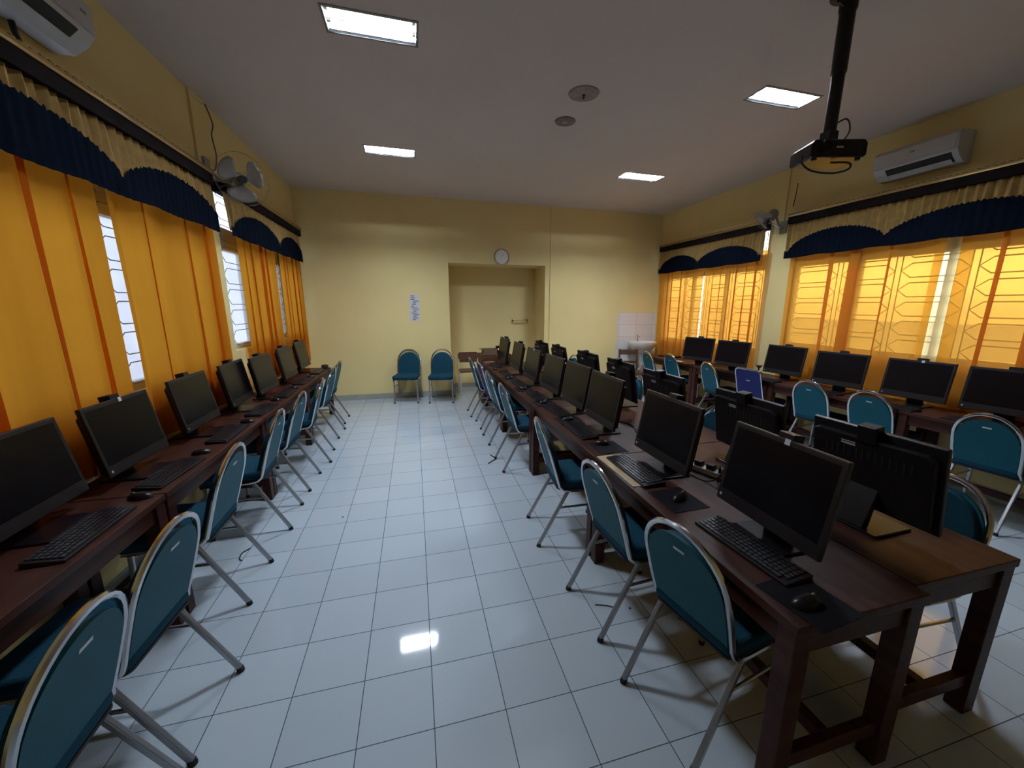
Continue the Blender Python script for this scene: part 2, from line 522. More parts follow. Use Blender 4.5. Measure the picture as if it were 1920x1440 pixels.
# ------------------------------------------------------------------ recessed lamps
def make_lamp(i, x0, x1, y0, y1, label):
    cx, cy = (x0 + x1) / 2, (y0 + y1) / 2
    t = thing('ceiling_light', label, 'ceiling light', (cx, cy, H), 0, 'recessed fluorescent ceiling lights')
    w, d = (x1 - x0) / 2, (y1 - y0) / 2
    dp = 0.085
    b = MB()
    b.box(-w, w, -d, d, dp, dp + 0.005); b.box(-w, -w + 0.004, -d, d, 0, dp); b.box(w - 0.004, w, -d, d, 0, dp)
    b.box(-w + 0.004, w - 0.004, -d, -d + 0.004, 0, dp); b.box(-w + 0.004, w - 0.004, d - 0.004, d, 0, dp)
    b.build('housing', M['lampw'], t)
    b = MB()
    for r in rects(-w - 0.012, w + 0.012, -d - 0.012, d + 0.012, [(-w + 0.004, w - 0.004, -d + 0.004, d - 0.004)]):
        b.box(*r, -0.004, -0.0005)
    b.build('rim', M['grey'], t)
    for s in (-1, 1):
        b = MB(); b.tube([(-w + 0.03, s * d * 0.47, 0.037), (w - 0.03, s * d * 0.47, 0.037)], 0.0145, 10)
        b.build('tube', M['tube'], t, smooth=True)
        b = MB()
        for e in (-1, 1):
            b.box(min(e * (w - 0.03), e * (w - 0.006)), max(e * (w - 0.03), e * (w - 0.006)), s * d * 0.47 - 0.016, s * d * 0.47 + 0.016, 0.022, 0.082)
        b.build('lamp_holder', M['white'], t)
    b = MB()
    b.box(-w + 0.006, w - 0.006, -0.006, 0.006, 0.004, 0.024)
    for s in (-1, 1):
        b.box(-w + 0.006, w - 0.006, s * (d - 0.02) - 0.008, s * (d - 0.02) + 0.008, 0.004, 0.022)
    nl = 9
    for k in range(nl):
        x = -w + 0.05 + (2 * w - 0.1) * k / (nl - 1)
        b.box(x - 0.0012, x + 0.0012, -d + 0.012, d - 0.012, 0.004, 0.024)
    b.build('louvre', M['louv'], t)
    return t
make_lamp(0, *LAMPS[0], 'lit louvred ceiling light at upper left, largest in the picture')
make_lamp(1, *LAMPS[1], 'lit louvred ceiling light further back on the left, before the clock wall')
make_lamp(2, *LAMPS[2], 'lit louvred ceiling light close beside the projector pole')
make_lamp(3, *LAMPS[3], 'lit louvred ceiling light far back on the right side of the ceiling')

# ------------------------------------------------------------------ curtains, valances
def curtain(side, y0, y1, z0, z1, label, m, seed, lam=0.19, amp=0.022, grp=None, gather=0.0, off=None):
    rnd = random.Random(seed)
    L = y1 - y0
    n = int(L / 0.016); rows = 14
    x0 = XL + 0.06 if side == 'L' else XR - 0.065
    if off is not None: x0 = off
    sg = 1 if side == 'L' else -1
    ph = [rnd.uniform(0, 6.28) for _ in range(4)]
    pts = []
    for i in range(rows + 1):
        tz = i / rows
        z = z1 + (z0 - z1) * tz
        row = []
        for j in range(n + 1):
            u = j / n
            y = y0 + L * u
            if gather:
                mid = (y0 + y1) / 2
                y = mid + (y - mid) * (1 - gather * tz)
            a = amp * (0.55 + 0.45 * tz)
            q = u * L / lam * 2 * PI
            dx = 1.25 * a * (0.6 * math.sin(q + ph[0] + 1.1 * math.sin(q * 0.37 + ph[1])) + 0.3 * math.sin(q * 1.73 + ph[2] + 0.6 * tz) + 0.1 * math.sin(q * 3.1 + ph[3]))
            fold = 0.27 + 0.14 * math.sin(q * 0.23 + ph[1] * 2) * math.sin(q * 0.11 + ph[3])
            fold *= min(1.0, min(u, 1 - u) * L / 0.30)
            row.append((x0 + sg * dx, y + lam * fold * math.cos(q + ph[0] + 1.1 * math.sin(q * 0.37 + ph[1])) + 0.01 * math.sin(q * 0.5 + tz * 2), z))
        pts.append(row)
    b = MB(); b.grid(pts)
    o = b.build('curtain', m, None, smooth=True)
    tag(o, label, 'curtain', grp)
    return o
curtain('L', 1.60, 3.03, 0.775, 2.50, 'wide amber curtain at the left edge, before the bright gap', M['curtL'], 3, 0.31, 0.030, 'amber window curtains')
curtain('L', 3.115, 4.52, 0.775, 2.50, 'amber left wall curtain between the bright gap and the bare window strip', M['curtL'], 8, 0.40, 0.030, 'amber window curtains')
curtain('L', 5.01, 6.23, 0.775, 2.50, 'amber left wall curtain just past the wall fan', M['curtL'], 5, 0.24, 0.026, 'amber window curtains')
curtain('L', 6.36, 7.42, 0.775, 2.50, 'amber left wall curtain reaching the back corner', M['curtL'], 11, 0.22, 0.026, 'amber window curtains')
curtain('R', 4.86, 6.16, 0.55, 2.50, 'thin gold right wall curtain beside the bare window strip and pillar', M['curtR'], 21, 0.17, 0.03, 'gold window curtains')
curtain('R', 6.15, 7.49, 0.55, 2.50, 'thin gold right wall curtain beside the wash basin', M['curtR'], 22, 0.2, 0.026, 'gold window curtains')
curtain('R', 2.79, 4.46, 0.55, 2.50, 'wide gold right wall curtain between the pillar and the pale gap', M['curtR'], 31, 0.36, 0.028, 'gold window curtains')
curtain('R', 1.78, 2.68, 0.55, 2.50, 'gold right wall curtain at the right edge showing the grille through it', M['curtR'], 33, 0.4, 0.024, 'gold window curtains')

def valance(side, y0, y1, ztop, zbot, saddles, label, fray=0.0):
    """Pelmet board with gilt moulding, gathered gold frill and a scalloped navy band."""
    sx = 1 if side == 'L' else -1
    xw = XL if side == 'L' else XR
    t = thing('curtain_pelmet', label, 'curtain pelmet', (xw, (y0 + y1) / 2, ztop), 0, 'pelmets with scalloped valances')
    yc = (y0 + y1) / 2
    a, c = y0 - yc, y1 - yc
    def bx(b, u0, u1, *r):
        b.box(min(sx * u0, sx * u1), max(sx * u0, sx * u1), *r); return b
    bd = bx(MB(), 0.0, 0.135, a, c, -0.085, 0.0)
    bd.build('pelmet_board', M['pelmet'], t, bevel=0.004)
    b = bx(MB(), 0.0, 0.145, a - 0.005, c + 0.005, 0.001, 0.018)
    n = int((c - a) / 0.05)
    b.tube([(sx * 0.142, a, 0.024), (sx * 0.142, c, 0.024)], 0.008, 6)
    for k in range(n):
        y = a + (c - a) * (k + 0.5) / n
        b.tube([(sx * 0.142, y - 0.012, 0.031), (sx * 0.142, y + 0.012, 0.031)], 0.009, 6)
    b.build('gilt_moulding', M['brass'], t, smooth=True)
    rnd = random.Random(y0 * 13 + 1)
    def foldx(y, z, base, amp=0.021):
        q = y / 0.07 * 2 * PI
        return sx * (base + amp * (0.7 * math.sin(q + 1.3 * math.sin(y * 7)) + 0.3 * math.sin(q * 0.43 + z * 9)))
    zb = zbot - ztop
    rows = 8; n = int((c - a) / 0.012)
    pts = []
    for i in range(rows + 1):
        z = -0.06 + (zb + 0.05 + 0.06) * i / rows
        pts.append([(foldx(a + (c - a) * j / n, z, 0.108 - 0.012 * (1 - i / rows)), a + (c - a) * j / n, z) for j in range(n + 1)])
    fr = MB(); fr.grid(pts)
    f = fr.build('frill', M['frill'], t, smooth=True)
    sd = [s - yc for s in saddles]
    def top(y):
        for k in range(len(sd) - 1):
            if sd[k] <= y <= sd[k + 1]:
                u = (y - sd[k]) / (sd[k + 1] - sd[k])
                return zb + 0.085 + 0.20 * (max(0.0, math.sin(PI * u)) ** 0.52)
        return zb + 0.085
    pts = []
    for i in range(7):
        u = i / 6
        row = []
        for j in range(n + 1):
            y = a + (c - a) * j / n
            zt = top(y) + 0.007 * math.sin(y * 170) + 0.004 * math.sin(y * 407)
            zl = zb - 0.012 * abs(math.sin((y) / 0.62 * PI)) 
            z = zt + (zl - zt) * u
            row.append((foldx(y, z, 0.126, 0.005), y, z))
        pts.append(row)
    nv = MB(); nv.grid(pts)
    nv.build('scalloped_band', M['navy'], t, smooth=True)
    return t
curtain('R', 2.60, 2.90, 0.55, 2.46, 'pale yellow sheer strip hanging in the gap of the near right curtains', M['sheer'], 41, 0.12, 0.006, None, off=XR - 0.006)
valance('L', 1.30, 4.47, 2.815, 2.345, [1.9 - 1.3, 1.90, 3.22, 4.50], 'dark pelmet with scalloped navy valance over the nearer left windows')
valance('L', 4.74, 7.40, 2.83, 2.355, [4.84, 6.28, 7.42], 'dark pelmet with scalloped navy valance behind the left wall fan')
valance('R', 4.92, 7.46, 2.86, 2.355, [4.98, 6.29, 7.40], 'dark pelmet with scalloped navy valance over the window near the wash basin')
valance('R', 1.10, 4.53, 2.865, 2.35, [0.62, 1.95, 3.32, 4.46], 'dark pelmet with scalloped navy valance under the right air conditioner')

# ------------------------------------------------------------------ chairs
def arch(w, z0, z1, n=18, square=False):
    """Outline of the chair back in (y, z), from lower left over the top to lower right."""
    pts = []
    if square:
        r = 0.06
        pts += [(-w, z0), (-w * 0.97, z1 - r)]
        for k in range(1, 6): pts.append((-w * 0.97 + r - r * math.cos(PI / 2 * k / 6), z1 - r + r * math.sin(PI / 2 * k / 6)))
        pts.append((-w * 0.97 + r, z1))
        pts += [(-y, z) for y, z in reversed(pts)]
        return pts
    zs = z0 + (z1 - z0) * 0.50
    pts.append((-w * 0.97, z0))
    pts.append((-w, z0 + (zs - z0) * 0.5))
    for k in range(n + 1):
        t = PI - PI * k / n
        cx, sz = math.cos(t), math.sin(t)
        pts.append((w * math.copysign(abs(cx) ** 0.96, cx), zs + (z1 - zs) * abs(sz) ** 0.97))
    pts.append((w, z0 + (zs - z0) * 0.5))
    pts.append((w * 0.97, z0))
    return pts

def make_chair(label, shell, fabric, square=False):
    t = thing('banquet_chair', label, 'chair')
    Zb, Zt = 0.47, 0.90
    def bx(z):                      # back plane leans: x of the back at height z
        return -0.085 - 0.125 * (z - Zb) / (Zt - Zb)
    W_ = 0.197
    out = arch(W_, Zb, Zt, square=square)
    # chrome frame: arch, then bent forward under the seat
    path = [(0.30, -0.195, 0.415), (0.0, -0.197, 0.415), (-0.055, -0.198, 0.425), (-0.08, -0.199, 0.45)]
    path += [(bx(z), y, z) for y, z in out]
    path += [(-0.08, 0.199, 0.45), (-0.055, 0.198, 0.425), (0.0, 0.197, 0.415), (0.30, 0.195, 0.415)]
    b = MB(); b.tube(path, 0.0125, 8)
    # flat polished band on the arch, as the rim of the back
    fr = b.build('back_frame', M['chrome'], t, smooth=True)
    # shell behind, stopping a little below the arch top (a crescent hand hold)
    inn = arch(W_ - 0.012, Zb + 0.005, Zt - (0.012 if square else 0.045), square=square)
    def clip(poly):
        return poly
    def slab(poly, d0, d1):
        n = len(poly)
        v = [(bx(z) + d0, y, z) for y, z in poly] + [(bx(z) + d1, y, z) for y, z in poly]
        m = MB()
        h = n // 2
        fs = []
        for k in range(h):
            i, j = k, n - 1 - k
            if k + 1 < j - 0 and k + 1 <= n - 2 - k:
                fs.append((k, k + 1, n - 2 - k, n - 1 - k) if k + 1 != n - 2 - k else (k, k + 1, n - 1 - k))
        fs = [tuple(f) for f in fs]
        fs2 = [tuple(i + n for i in reversed(f)) for f in fs]
        sd = [(i, i + n, (i + 1) % n + n, (i + 1) % n) for i in range(n)]
        m.add(v, fs + fs2 + sd)
        return m
    sh = slab(inn, -0.010, 0.004).build('back_shell', shell, t, smooth=True)
    pad = slab(arch(W_ - 0.022, Zb + 0.012, Zt - (0.02 if square else 0.055), square=square), 0.004, 0.040).build('back_pad', fabric, t, smooth=True, bevel=0.012, seg=3)
    zl = 0.745 if square else 0.795
    b = MB(); x = bx(zl) - 0.0115
    b.add([(bx(zl - 0.006) - 0.0102, -0.026, zl - 0.006), (bx(zl - 0.006) - 0.0102, 0.026, zl - 0.006), (bx(zl + 0.006) - 0.0102, 0.026, zl + 0.006), (bx(zl + 0.006) - 0.0102, -0.026, zl + 0.006),
           (bx(zl - 0.006) - 0.0118, -0.026, zl - 0.006), (bx(zl - 0.006) - 0.0118, 0.026, zl - 0.006), (bx(zl + 0.006) - 0.0118, 0.026, zl + 0.006), (bx(zl + 0.006) - 0.0118, -0.026, zl + 0.006)],
          [(0, 1, 2, 3), (7, 6, 5, 4), (0, 4, 5, 1), (1, 5, 6, 2), (2, 6, 7, 3), (3, 7, 4, 0)])
    o = b.build('label_plate', M['silver'], t); o['label'] = 'small silver plate on the back shell'
    # seat: rounded trapezoid cushion
    poly = []
    for cx, cy, r, a0 in ((0.285, 0.165, 0.05, 0), (-0.065, 0.165, 0.035, 90), (-0.065, -0.165, 0.035, 180), (0.285, -0.165, 0.05, 270)):
        for k in range(6):
            q = math.radians(a0 + 90 * k / 5)
            poly.append((cx + r * math.cos(q), cy + r * math.sin(q) * 1.0))
    b = MB(); b.prism(poly, 0.432, 0.492, 'z')
    b.build('seat', fabric, t, smooth=True, bevel=0.02, seg=4)
    b = MB(); b.prism([(x_ * 0.97, y_ * 0.97) for x_, y_ in poly], 0.424, 0.434, 'z')
    b.build('seat_board', M['rubber'], t)
    # rear cross rail
    b = MB(); b.tube([(-0.078, -0.195, 0.452), (-0.078, 0.195, 0.452)], 0.009, 8)
    b.build('cross_rail', M['chrome'], t, smooth=True)
    for s in (-1, 1):
        for nm, p0, p1 in (('leg', (-0.02, s * 0.195, 0.415), (-0.232, s * 0.202, 0.012)), ('leg', (0.265, s * 0.193, 0.415), (0.275, s * 0.203, 0.012))):
            b = MB(); b.beam(p0, p1, 0.022, 0.022)
            lg = b.build(nm, M['steel'], t, bevel=0.004)
            d = (Vector(p1) - Vector(p0)).normalized()
            q = Vector(p1)
            b = MB(); b.tube([q - d * 0.012, (q.x, q.y, 0.0)], 0.0155, 8)
            b.build('rubber_foot', M['rubber'], lg, smooth=True)
        b = MB(); b.tube([(-0.085, s * 0.197, 0.29), (0.268, s * 0.197, 0.30)], 0.008, 6)
        b.build('side_brace', M['steel'], t, smooth=True)
    return t

chair0 = make_chair('', M['teal'], M['tealf'])
chairN = make_chair('', M['blue'], M['bluef'], square=True)
used = {}
def put_chair(x, y, rz, label, group, src=None):
    src = src or chair0
    if src.name not in used:
        used[src.name] = 1
        src.location = (x, y, 0); src.rotation_euler = (0, 0, rz); src['label'] = label; src['group'] = group
        return src
    return dup(src, (x, y, 0), rz, label, group)
def by_feet(p, q, fwd_sign, lx=-0.232):
    """Chair pose from its two rear feet p (far) and q (near)."""
    d = Vector((p[0] - q[0], p[1] - q[1]))
    f = Vector((d.y, -d.x)).normalized() * fwd_sign
    m = Vector(((p[0] + q[0]) / 2, (p[1] + q[1]) / 2))
    c = m - f * lx
    return c.x, c.y, math.atan2(f.y, f.x)
G1 = 'teal chairs along the left desks'
LC = [((-0.865, 1.41), (-0.85, 1.01)), ((-0.872, 1.863), (-0.886, 1.457)), ((-1.006, 2.748), (-0.997, 2.335)), ((-1.012, 3.556), (-0.993, 3.159)), ((-1.005, 4.236), (-1.011, 3.825)),
      ((-0.995, 4.937), (-0.96, 4.53)), ((-1.002, 5.78), (-1.014, 5.383)), ((-1.043, 6.466), (-1.043, 6.064))]
for i, (p, q) in enumerate(LC):
    x, y, rz = by_feet(p, q, -1)
    lab = 'teal banquet chair at the left desks, ' + ('nearest the camera, cut by the frame' if i == 0 else ('last before the back wall' if i == len(LC) - 1 else ORD[i] + ' from the camera'))
    if i == 0:
        y -= 0.02; p = 0
    put_chair(x, y, rz, lab, G1)
G2 = 'chairs along the aisle side of the middle desks'
RC = [((0.847, 1.327), (0.915, 0.944)), ((0.826, 1.979), (0.844, 1.572)), ((0.82, 2.859), (0.782, 2.446)), ((0.811, 4.19), (0.818, 3.796)), ((0.815, 5.033), (0.821, 4.647)),
      ((0.822, 5.722), (0.825, 5.319)), ((0.778, 6.372), (0.781, 5.973))]
for i, (p, q) in enumerate(RC):
    x, y, rz = by_feet(p, q, 1)
    navy = (i == 5)
    lab = ('navy blue chair among teal ones at the middle desks, aisle side' if navy else
           'teal banquet chair on the aisle side of the middle desks, ' + ('nearest the camera' if i == 0 else ('last before the back wall' if i == 6 else ORD[i] + ' from the camera')))
    put_chair(x, y, rz, lab, G2, chairN if navy else None)
# two chairs facing the room by the back wall
for (p, q, lab) in (((-0.406, 7.238 - 0.07), (0.005, 7.135 - 0.04), 'teal banquet chair by the back wall, left of the pair facing the camera'),
                    ((0.197, 7.10 - 0.07), (0.595, 7.04 - 0.07), 'teal banquet chair by the back wall, right of the pair beside the recess')):
    d = Vector((q[0] - p[0], q[1] - p[1])); f = Vector((d.y, -d.x)).normalized()
    c = Vector(((p[0] + q[0]) / 2, (p[1] + q[1]) / 2)) - f * 0.275
    put_chair(c.x, c.y, math.atan2(f.y, f.x), lab, 'pair of chairs by the back wall')
# chairs on the right side of the middle desks, facing back toward the aisle
G3 = 'chairs on the far side of the middle desks'
for i, (x, y) in enumerate([(2.27, 1.19), (2.22, 2.62), (2.31, 4.10), (2.34, 6.12)]):
    put_chair(x, y, PI + (0.06 if i % 2 else -0.04), 'teal banquet chair on the right side of the middle desks, ' + ('nearest the camera' if i == 0 else ('last before the back wall' if i == 3 else ORD[i] + ' from the camera')), G3)
# chairs along the right wall desks
G4 = 'chairs along the right wall desks'
WC = [(4.22, 1.89, 0.08), (4.26, 2.765, 0.05), (4.21, 3.356, 0.06), (4.21, 4.22, 0.10), (4.14, 4.91, -0.16), (4.20, 5.90, -0.05), (4.04, 6.37, -0.1)]
for i, (x, y, rz) in enumerate(WC):
    navy = i == 3
    lab = ('navy blue square-backed chair at the right wall desks' if navy else 'teal banquet chair at the right wall desks, ' + ('nearest the camera' if i == 0 else ('last before the basin' if i == 6 else ORD[i if i < 3 else i - 0] + ' from the camera')))
    put_chair(x + 0.20 * math.cos(rz), y + 0.20 * math.sin(rz), rz, lab, G4, chairN if navy else None)

# ------------------------------------------------------------------ desks
def make_table(label, length, depth, h, rail=0.0):
    t = thing('computer_desk', label, 'desk')
    l, d = length / 2, depth / 2
    b = MB(); b.box(-d, d, -l, l, h - 0.035, h)
    b.build('tabletop', M['wood'], t, bevel=0.004)
    b = MB()
    for s in (-1, 1):
        b.box(min(s * (d - 0.025), s * (d - 0.05)), max(s * (d - 0.025), s * (d - 0.05)), -l + 0.075, l - 0.075, h - 0.125, h - 0.035)
        b.box(-d + 0.07, d - 0.07, min(s * (l - 0.02), s * (l - 0.045)), max(s * (l - 0.02), s * (l - 0.045)), h - 0.125, h - 0.035)
    b.build('apron', M['wood'], t)
    for sx in (-1, 1):
        for sy in (-1, 1):
            b = MB(); b.box(sx * (d - 0.04) - 0.034, sx * (d - 0.04) + 0.034, sy * (l - 0.04) - 0.034, sy * (l - 0.04) + 0.034, 0, h - 0.035)
            b.build('leg', M['wood'], t, bevel=0.004)
    for sy in (-1, 1):
        b = MB(); b.box(-d + 0.074, d - 0.074, sy * (l - 0.04) - 0.018, sy * (l - 0.04) + 0.018, 0.13, 0.19)
        b.build('stretcher', M['wood'], t, bevel=0.003)
    b = MB(); b.box(rail - 0.022, rail + 0.022, -l + 0.06, l - 0.06, 0.135, 0.185)
    b.build('foot_rail', M['wood'], t, bevel=0.003)
    return t
TL, TP = 1.462, 1.47
proto = None
def put_table(x, y, label, group, z=0.74, depth=0.58, src=None, rail=0.0):
    if src is None:
        o = make_table(label, TL, depth, z, rail); o.location = (x, y, 0); o['group'] = group
        return o
    return dup(src, (x, y, 0), 0, label, group)
src = None
for k in range(4):
    n = 'nearest the camera' if k == 0 else ('last before the back wall' if k == 3 else ORD[k] + ' from the camera')
    o = put_table(1.082 + 0.29, 0.77 + TL / 2 + k * TP, 'dark wooden desk on the aisle side of the middle block, ' + n, 'middle desks, aisle side', src=src)
    src = src or o
for k in range(4):
    n = 'nearest the camera' if k == 0 else ('last before the back wall' if k == 3 else ORD[k] + ' from the camera')
    put_table(1.667 + 0.29, 0.815 + TL / 2 + k * TP, 'dark wooden desk on the right side of the middle block, ' + n, 'middle desks, far side', src=src)
for k in range(4):
    n = 'nearest the camera' if k == 0 else ('last before the back wall' if k == 3 else ORD[k] + ' from the camera')
    o = put_table(-1.283 - 0.235, 0.86 + TL / 2 + k * TP, 'dark brown wooden desk along the left windows, ' + n, 'left wall desks', depth=0.47, rail=-0.10, src=None if k == 0 else srcl)
    if k == 0: srcl = o
for k in range(4):
    n = 'nearest the camera' if k == 0 else ('last before the basin' if k == 3 else ORD[k] + ' from the camera')
    o = put_table(4.36 + 0.26, 1.10 + TL / 2 + k * TP, 'dark brown wooden desk along the right windows, ' + n, 'right wall desks', z=0.76, depth=0.52, rail=0.06, src=None if k == 0 else srcr)
    if k == 0: srcr = o

# ------------------------------------------------------------------ computers
def make_monitor(label, webcam=True):
    """All-in-one computer; screen faces +X, origin on the desk under the panel."""
    t = thing('computer_monitor', label, 'computer monitor')
    hw, z0, z1 = 0.262, 0.072, 0.45
    T = Matrix.Translation((0.02, 0, z0)) @ Matrix.Rotation(math.radians(-10), 4, 'Y') @ Matrix.Translation((0, 0, -z0))
    b = MB(); b.box(-0.022, 0.0, -hw, hw, z0, z1, T)
    b.build('panel_frame', M['bezel'], t, bevel=0.006, seg=3)
    b = MB(); b.box(-0.004, 0.0012, -hw + 0.022, hw - 0.022, z0 + 0.06, z1 - 0.022, T)
    b.build('screen', M['scr'], t)
    b = MB()
    b.prism([(-hw + 0.02, z0 + 0.02), (hw - 0.02, z0 + 0.02), (hw - 0.02, z1 - 0.05), (hw - 0.05, z1 - 0.035), (-hw + 0.05, z1 - 0.035), (-hw + 0.02, z1 - 0.05)], -0.050, -0.022, 'x', T)
    hs = b.build('rear_housing', M['blk'], t, bevel=0.008, seg=2)
    b = MB()
    for k in range(14):
        y = -0.17 + 0.34 * k / 13
        b.box(-0.0515, -0.0495, y - 0.004, y + 0.004, z1 - 0.14, z1 - 0.09, T)
    b.build('vent_slots', M['rubber'], hs)
    b = MB(); b.box(-0.0520, -0.0500, 0.045, 0.105, z1 - 0.083, z1 - 0.075, T); b.box(-0.0520, -0.0500, 0.045, 0.105, z1 - 0.070, z1 - 0.066, T)
    o = b.build('rear_badge', M['silver'], hs); o['label'] = 'pale badge strip on the back of the computer'
    b = MB(); b.box(-0.045, -0.004, -0.037, 0.037, z1 - 0.002, z1 + 0.024, T); b.box(-0.058, -0.045, -0.037, 0.037, z1 - 0.05, z1 + 0.024, T)
    if webcam:
        w = b.build('webcam', M['blk'], t, bevel=0.003)
    b = MB(); b.box(0.0, 0.002, -hw + 0.020, -hw + 0.032, z0 + 0.022, z0 + 0.034, T)
    o = b.build('sticker', M['silver'], t); o['label'] = 'tiny pale sticker at the corner of the screen'
    # stand
    b = MB(); b.prism([(-0.03, z0 + 0.12), (-0.045, z0 + 0.12), (-0.115, 0.012), (-0.07, 0.012)], -0.06, 0.06, 'y')
    b.build('stand_arm', M['blk'], t, bevel=0.004)
    b = MB(); b.box(-0.125, 0.10, -0.125, 0.125, 0.0, 0.012)
    b.build('stand_base', M['blkg'], t, bevel=0.004)
    return t
mon0 = make_monitor('')
mon_used = [False]
def put_monitor(x, y, z, rz, label, group, webcam=True):
    if not mon_used[0]:
        mon_used[0] = True
        mon0.location = (x, y, z); mon0.rotation_euler = (0, 0, rz); mon0['label'] = label; mon0['group'] = group
        return mon0
    return dup(mon0, (x, y, z), rz, label, group, skip=() if webcam else ('webcam',))
def pos_word(i, n, end):
    return 'nearest the camera' if i == 0 else (end if i == n - 1 else ORD[i] + ' from the camera')
MA = [(1.365, 1.19, -0.03, 1), (1.365, 1.93, 0.0, 1), (1.36, 2.74, 0.0, 1), (1.375, 3.34, 0.02, 0), (1.365, 3.95, 0.03, 0), (1.355, 4.68, 0.02, 1), (1.375, 5.52, 0.0, 1), (1.37, 6.42, 0.04, 1)]
mons = []
for i, (x, y, r, wc) in enumerate(MA):
    mons.append(put_monitor(x, y, 0.74, PI + r, 'black all-in-one computer facing the aisle on the middle desks, ' + pos_word(i, 8, 'last before the back wall'), 'computers facing the aisle', wc))
MBk = [(1.955, 1.19), (1.95, 1.88), (1.945, 2.73), (1.965, 3.46), (1.95, 4.2), (1.88, 4.96), (1.85, 5.62)]
for i, (x, y) in enumerate(MBk):
    mons.append(put_monitor(x - 0.0, y, 0.74, 0.02 * (-1) ** i, 'black computer seen from behind on the middle desks, ' + pos_word(i, 7, 'last before the back wall'), 'computers seen from behind'))
ML = [(-1.57, 2.03, 0), (-1.565, 2.67, 1), (-1.575, 3.43, 1), (-1.57, 4.16, 1), (-1.50, 4.66, 1), (-1.52, 5.52, 1), (-1.555, 6.37, 1)]
for i, (x, y, wc) in enumerate(ML):
    mons.append(put_monitor(x, y, 0.74, (0.04, 0.0, 0.02, 0.03, -0.02, 0.0, 0.0)[i], 'black all-in-one computer under the left windows, ' + pos_word(i, 7, 'last before the back wall'), 'computers under the left windows', wc))
MW = [(4.72, 2.05, 0.16, 1), (4.66, 2.66, 0.10, 1), (4.58, 3.34, 0.17, 1), (4.66, 4.12, 0.12, 1), (4.52, 4.88, 0.24, 1), (4.47, 5.56, 0.36, 1)]
for i, (x, y, r, wc) in enumerate(MW):
    mons.append(put_monitor(x, y, 0.76, PI + r, 'black all-in-one computer under the right windows, ' + pos_word(i, 6, 'last before the basin'), 'computers under the right windows', wc))

# blank white stickers on two webcams (their codes left out)
def sticker(m, dy=0.018):
    T = Matrix.Translation((0.02, 0, 0.072)) @ Matrix.Rotation(math.radians(-10), 4, 'Y') @ Matrix.Translation((0, 0, -0.072))
    b = MB(); b.box(0.0012, 0.0025, dy - 0.012, dy + 0.012, 0.428, 0.452, T)
    o = b.build('paper_sticker', M['paper'], m); o['label'] = 'white square paper sticker below the webcam'
for k in (0, 5, 7, 16, 23):
    sticker(mons[k])

def make_keyboard(label):
    t = thing('keyboard', label, 'keyboard')     # long side along Y, front edge toward +X
    b = MB(); b.prism([(-0.066, 0.0), (0.066, 0.0), (0.066, 0.012), (-0.066, 0.022)], -0.222, 0.222, 'y')
    b.build('case', M['blk'], t, bevel=0.003)
    b = MB()
    for r in range(6):
        x = -0.050 + r * 0.0195
        n = 19 if r < 5 else 12
        for k in range(n):
            if r == 5:
                ws = [0.026, 0.02, 0.024, 0.11, 0.024, 0.02, 0.02, 0.026, 0.017, 0.017, 0.017, 0.036]
                y = -0.205 + sum(ws[:k]) + 0.003 * k; w = ws[k]
            else:
                y = -0.205 + k * 0.0217; w = 0.0175
                if k == 14 or k == 15: y += 0.001
            zt = 0.022 - (x + 0.066) / 0.132 * 0.010
            b.box(x - 0.0078, x + 0.0078, y, y + w, zt - 0.002, zt + 0.005)
    b.build('keycaps', M['key'], t)
    return t
def make_mouse(label):
    t = thing('computer_mouse', label, 'computer mouse')
    b = MB(); prof = []
    n = 20
    rings = []
    for i in range(9):
        a = PI / 2 * i / 8
        k = math.cos(a); z = 0.034 * math.sin(a)
        rings.append([(0.055 * k * math.cos(2 * PI * j / n) - 0.004 * z / 0.034, 0.031 * k * math.sin(2 * PI * j / n), z) for j in range(n)])
    v = [p for r in rings for p in r]
    f = [(i * n + j, i * n + (j + 1) % n, (i + 1) * n + (j + 1) % n, (i + 1) * n + j) for i in range(8) for j in range(n)]
    f.append(tuple(reversed(range(n))))
    b.add(v, f)
    b.build('body', M['blkg'], t, smooth=True)
    T = Matrix.Translation((-0.028, 0, 0.028)) @ Matrix.Rotation(PI / 2, 4, 'X')
    b = MB(); b.lathe([(0.007, -0.0035), (0.009, -0.002), (0.009, 0.002), (0.007, 0.0035)], n=12, T=T)
    b.build('scroll_wheel', M['grey'], t, smooth=True)
    return t
kb0 = make_keyboard(''); ms0 = make_mouse(''); first = {}
def put(src, loc, rz, label, group):
    if src.name not in first:
        first[src.name] = 1
        src.location = loc; src.rotation_euler = (0, 0, rz); src['label'] = label; src['group'] = group
        return src
    return dup(src, loc, rz, label, group)
def pad(x, y, rz, z, label, group):
    b = MB()
    b.box(-0.10, 0.10, -0.115, 0.115, 0.0, 0.003)
    o = b.build('mouse_pad', M['padm'], None, bevel=0.002)
    o.location = (x, y, z); o.rotation_euler = (0, 0, rz)
    tag(o, label, 'mouse pad', group)
    return o
KA = [(1.255, 1.15, 0.06), (1.212, 1.96, 0.0), (1.205, 2.77, 0.0), (1.235, 3.37, 0.05), (1.225, 3.98, -0.04), (1.225, 4.70, 0.03), (1.235, 5.50, 0.0), (1.235, 6.32, 0.06)]
MSA = [(1.195, 0.845), (1.254, 1.583), (1.235, 2.43), (1.225, 3.06), (1.214, 3.70), (1.185, 4.40), (1.20, 5.13), (1.14, 5.90)]
PDA = [(1.225, 0.86, 0.10), (1.245, 1.585, 0.02), (1.25, 2.37, 0.0), (1.23, 3.04, 0.0), (1.22, 3.68, 0.0), (1.20, 4.40, 0.0), (1.21, 5.12, 0.0)]
aw = ' on the aisle side of the middle desks, '
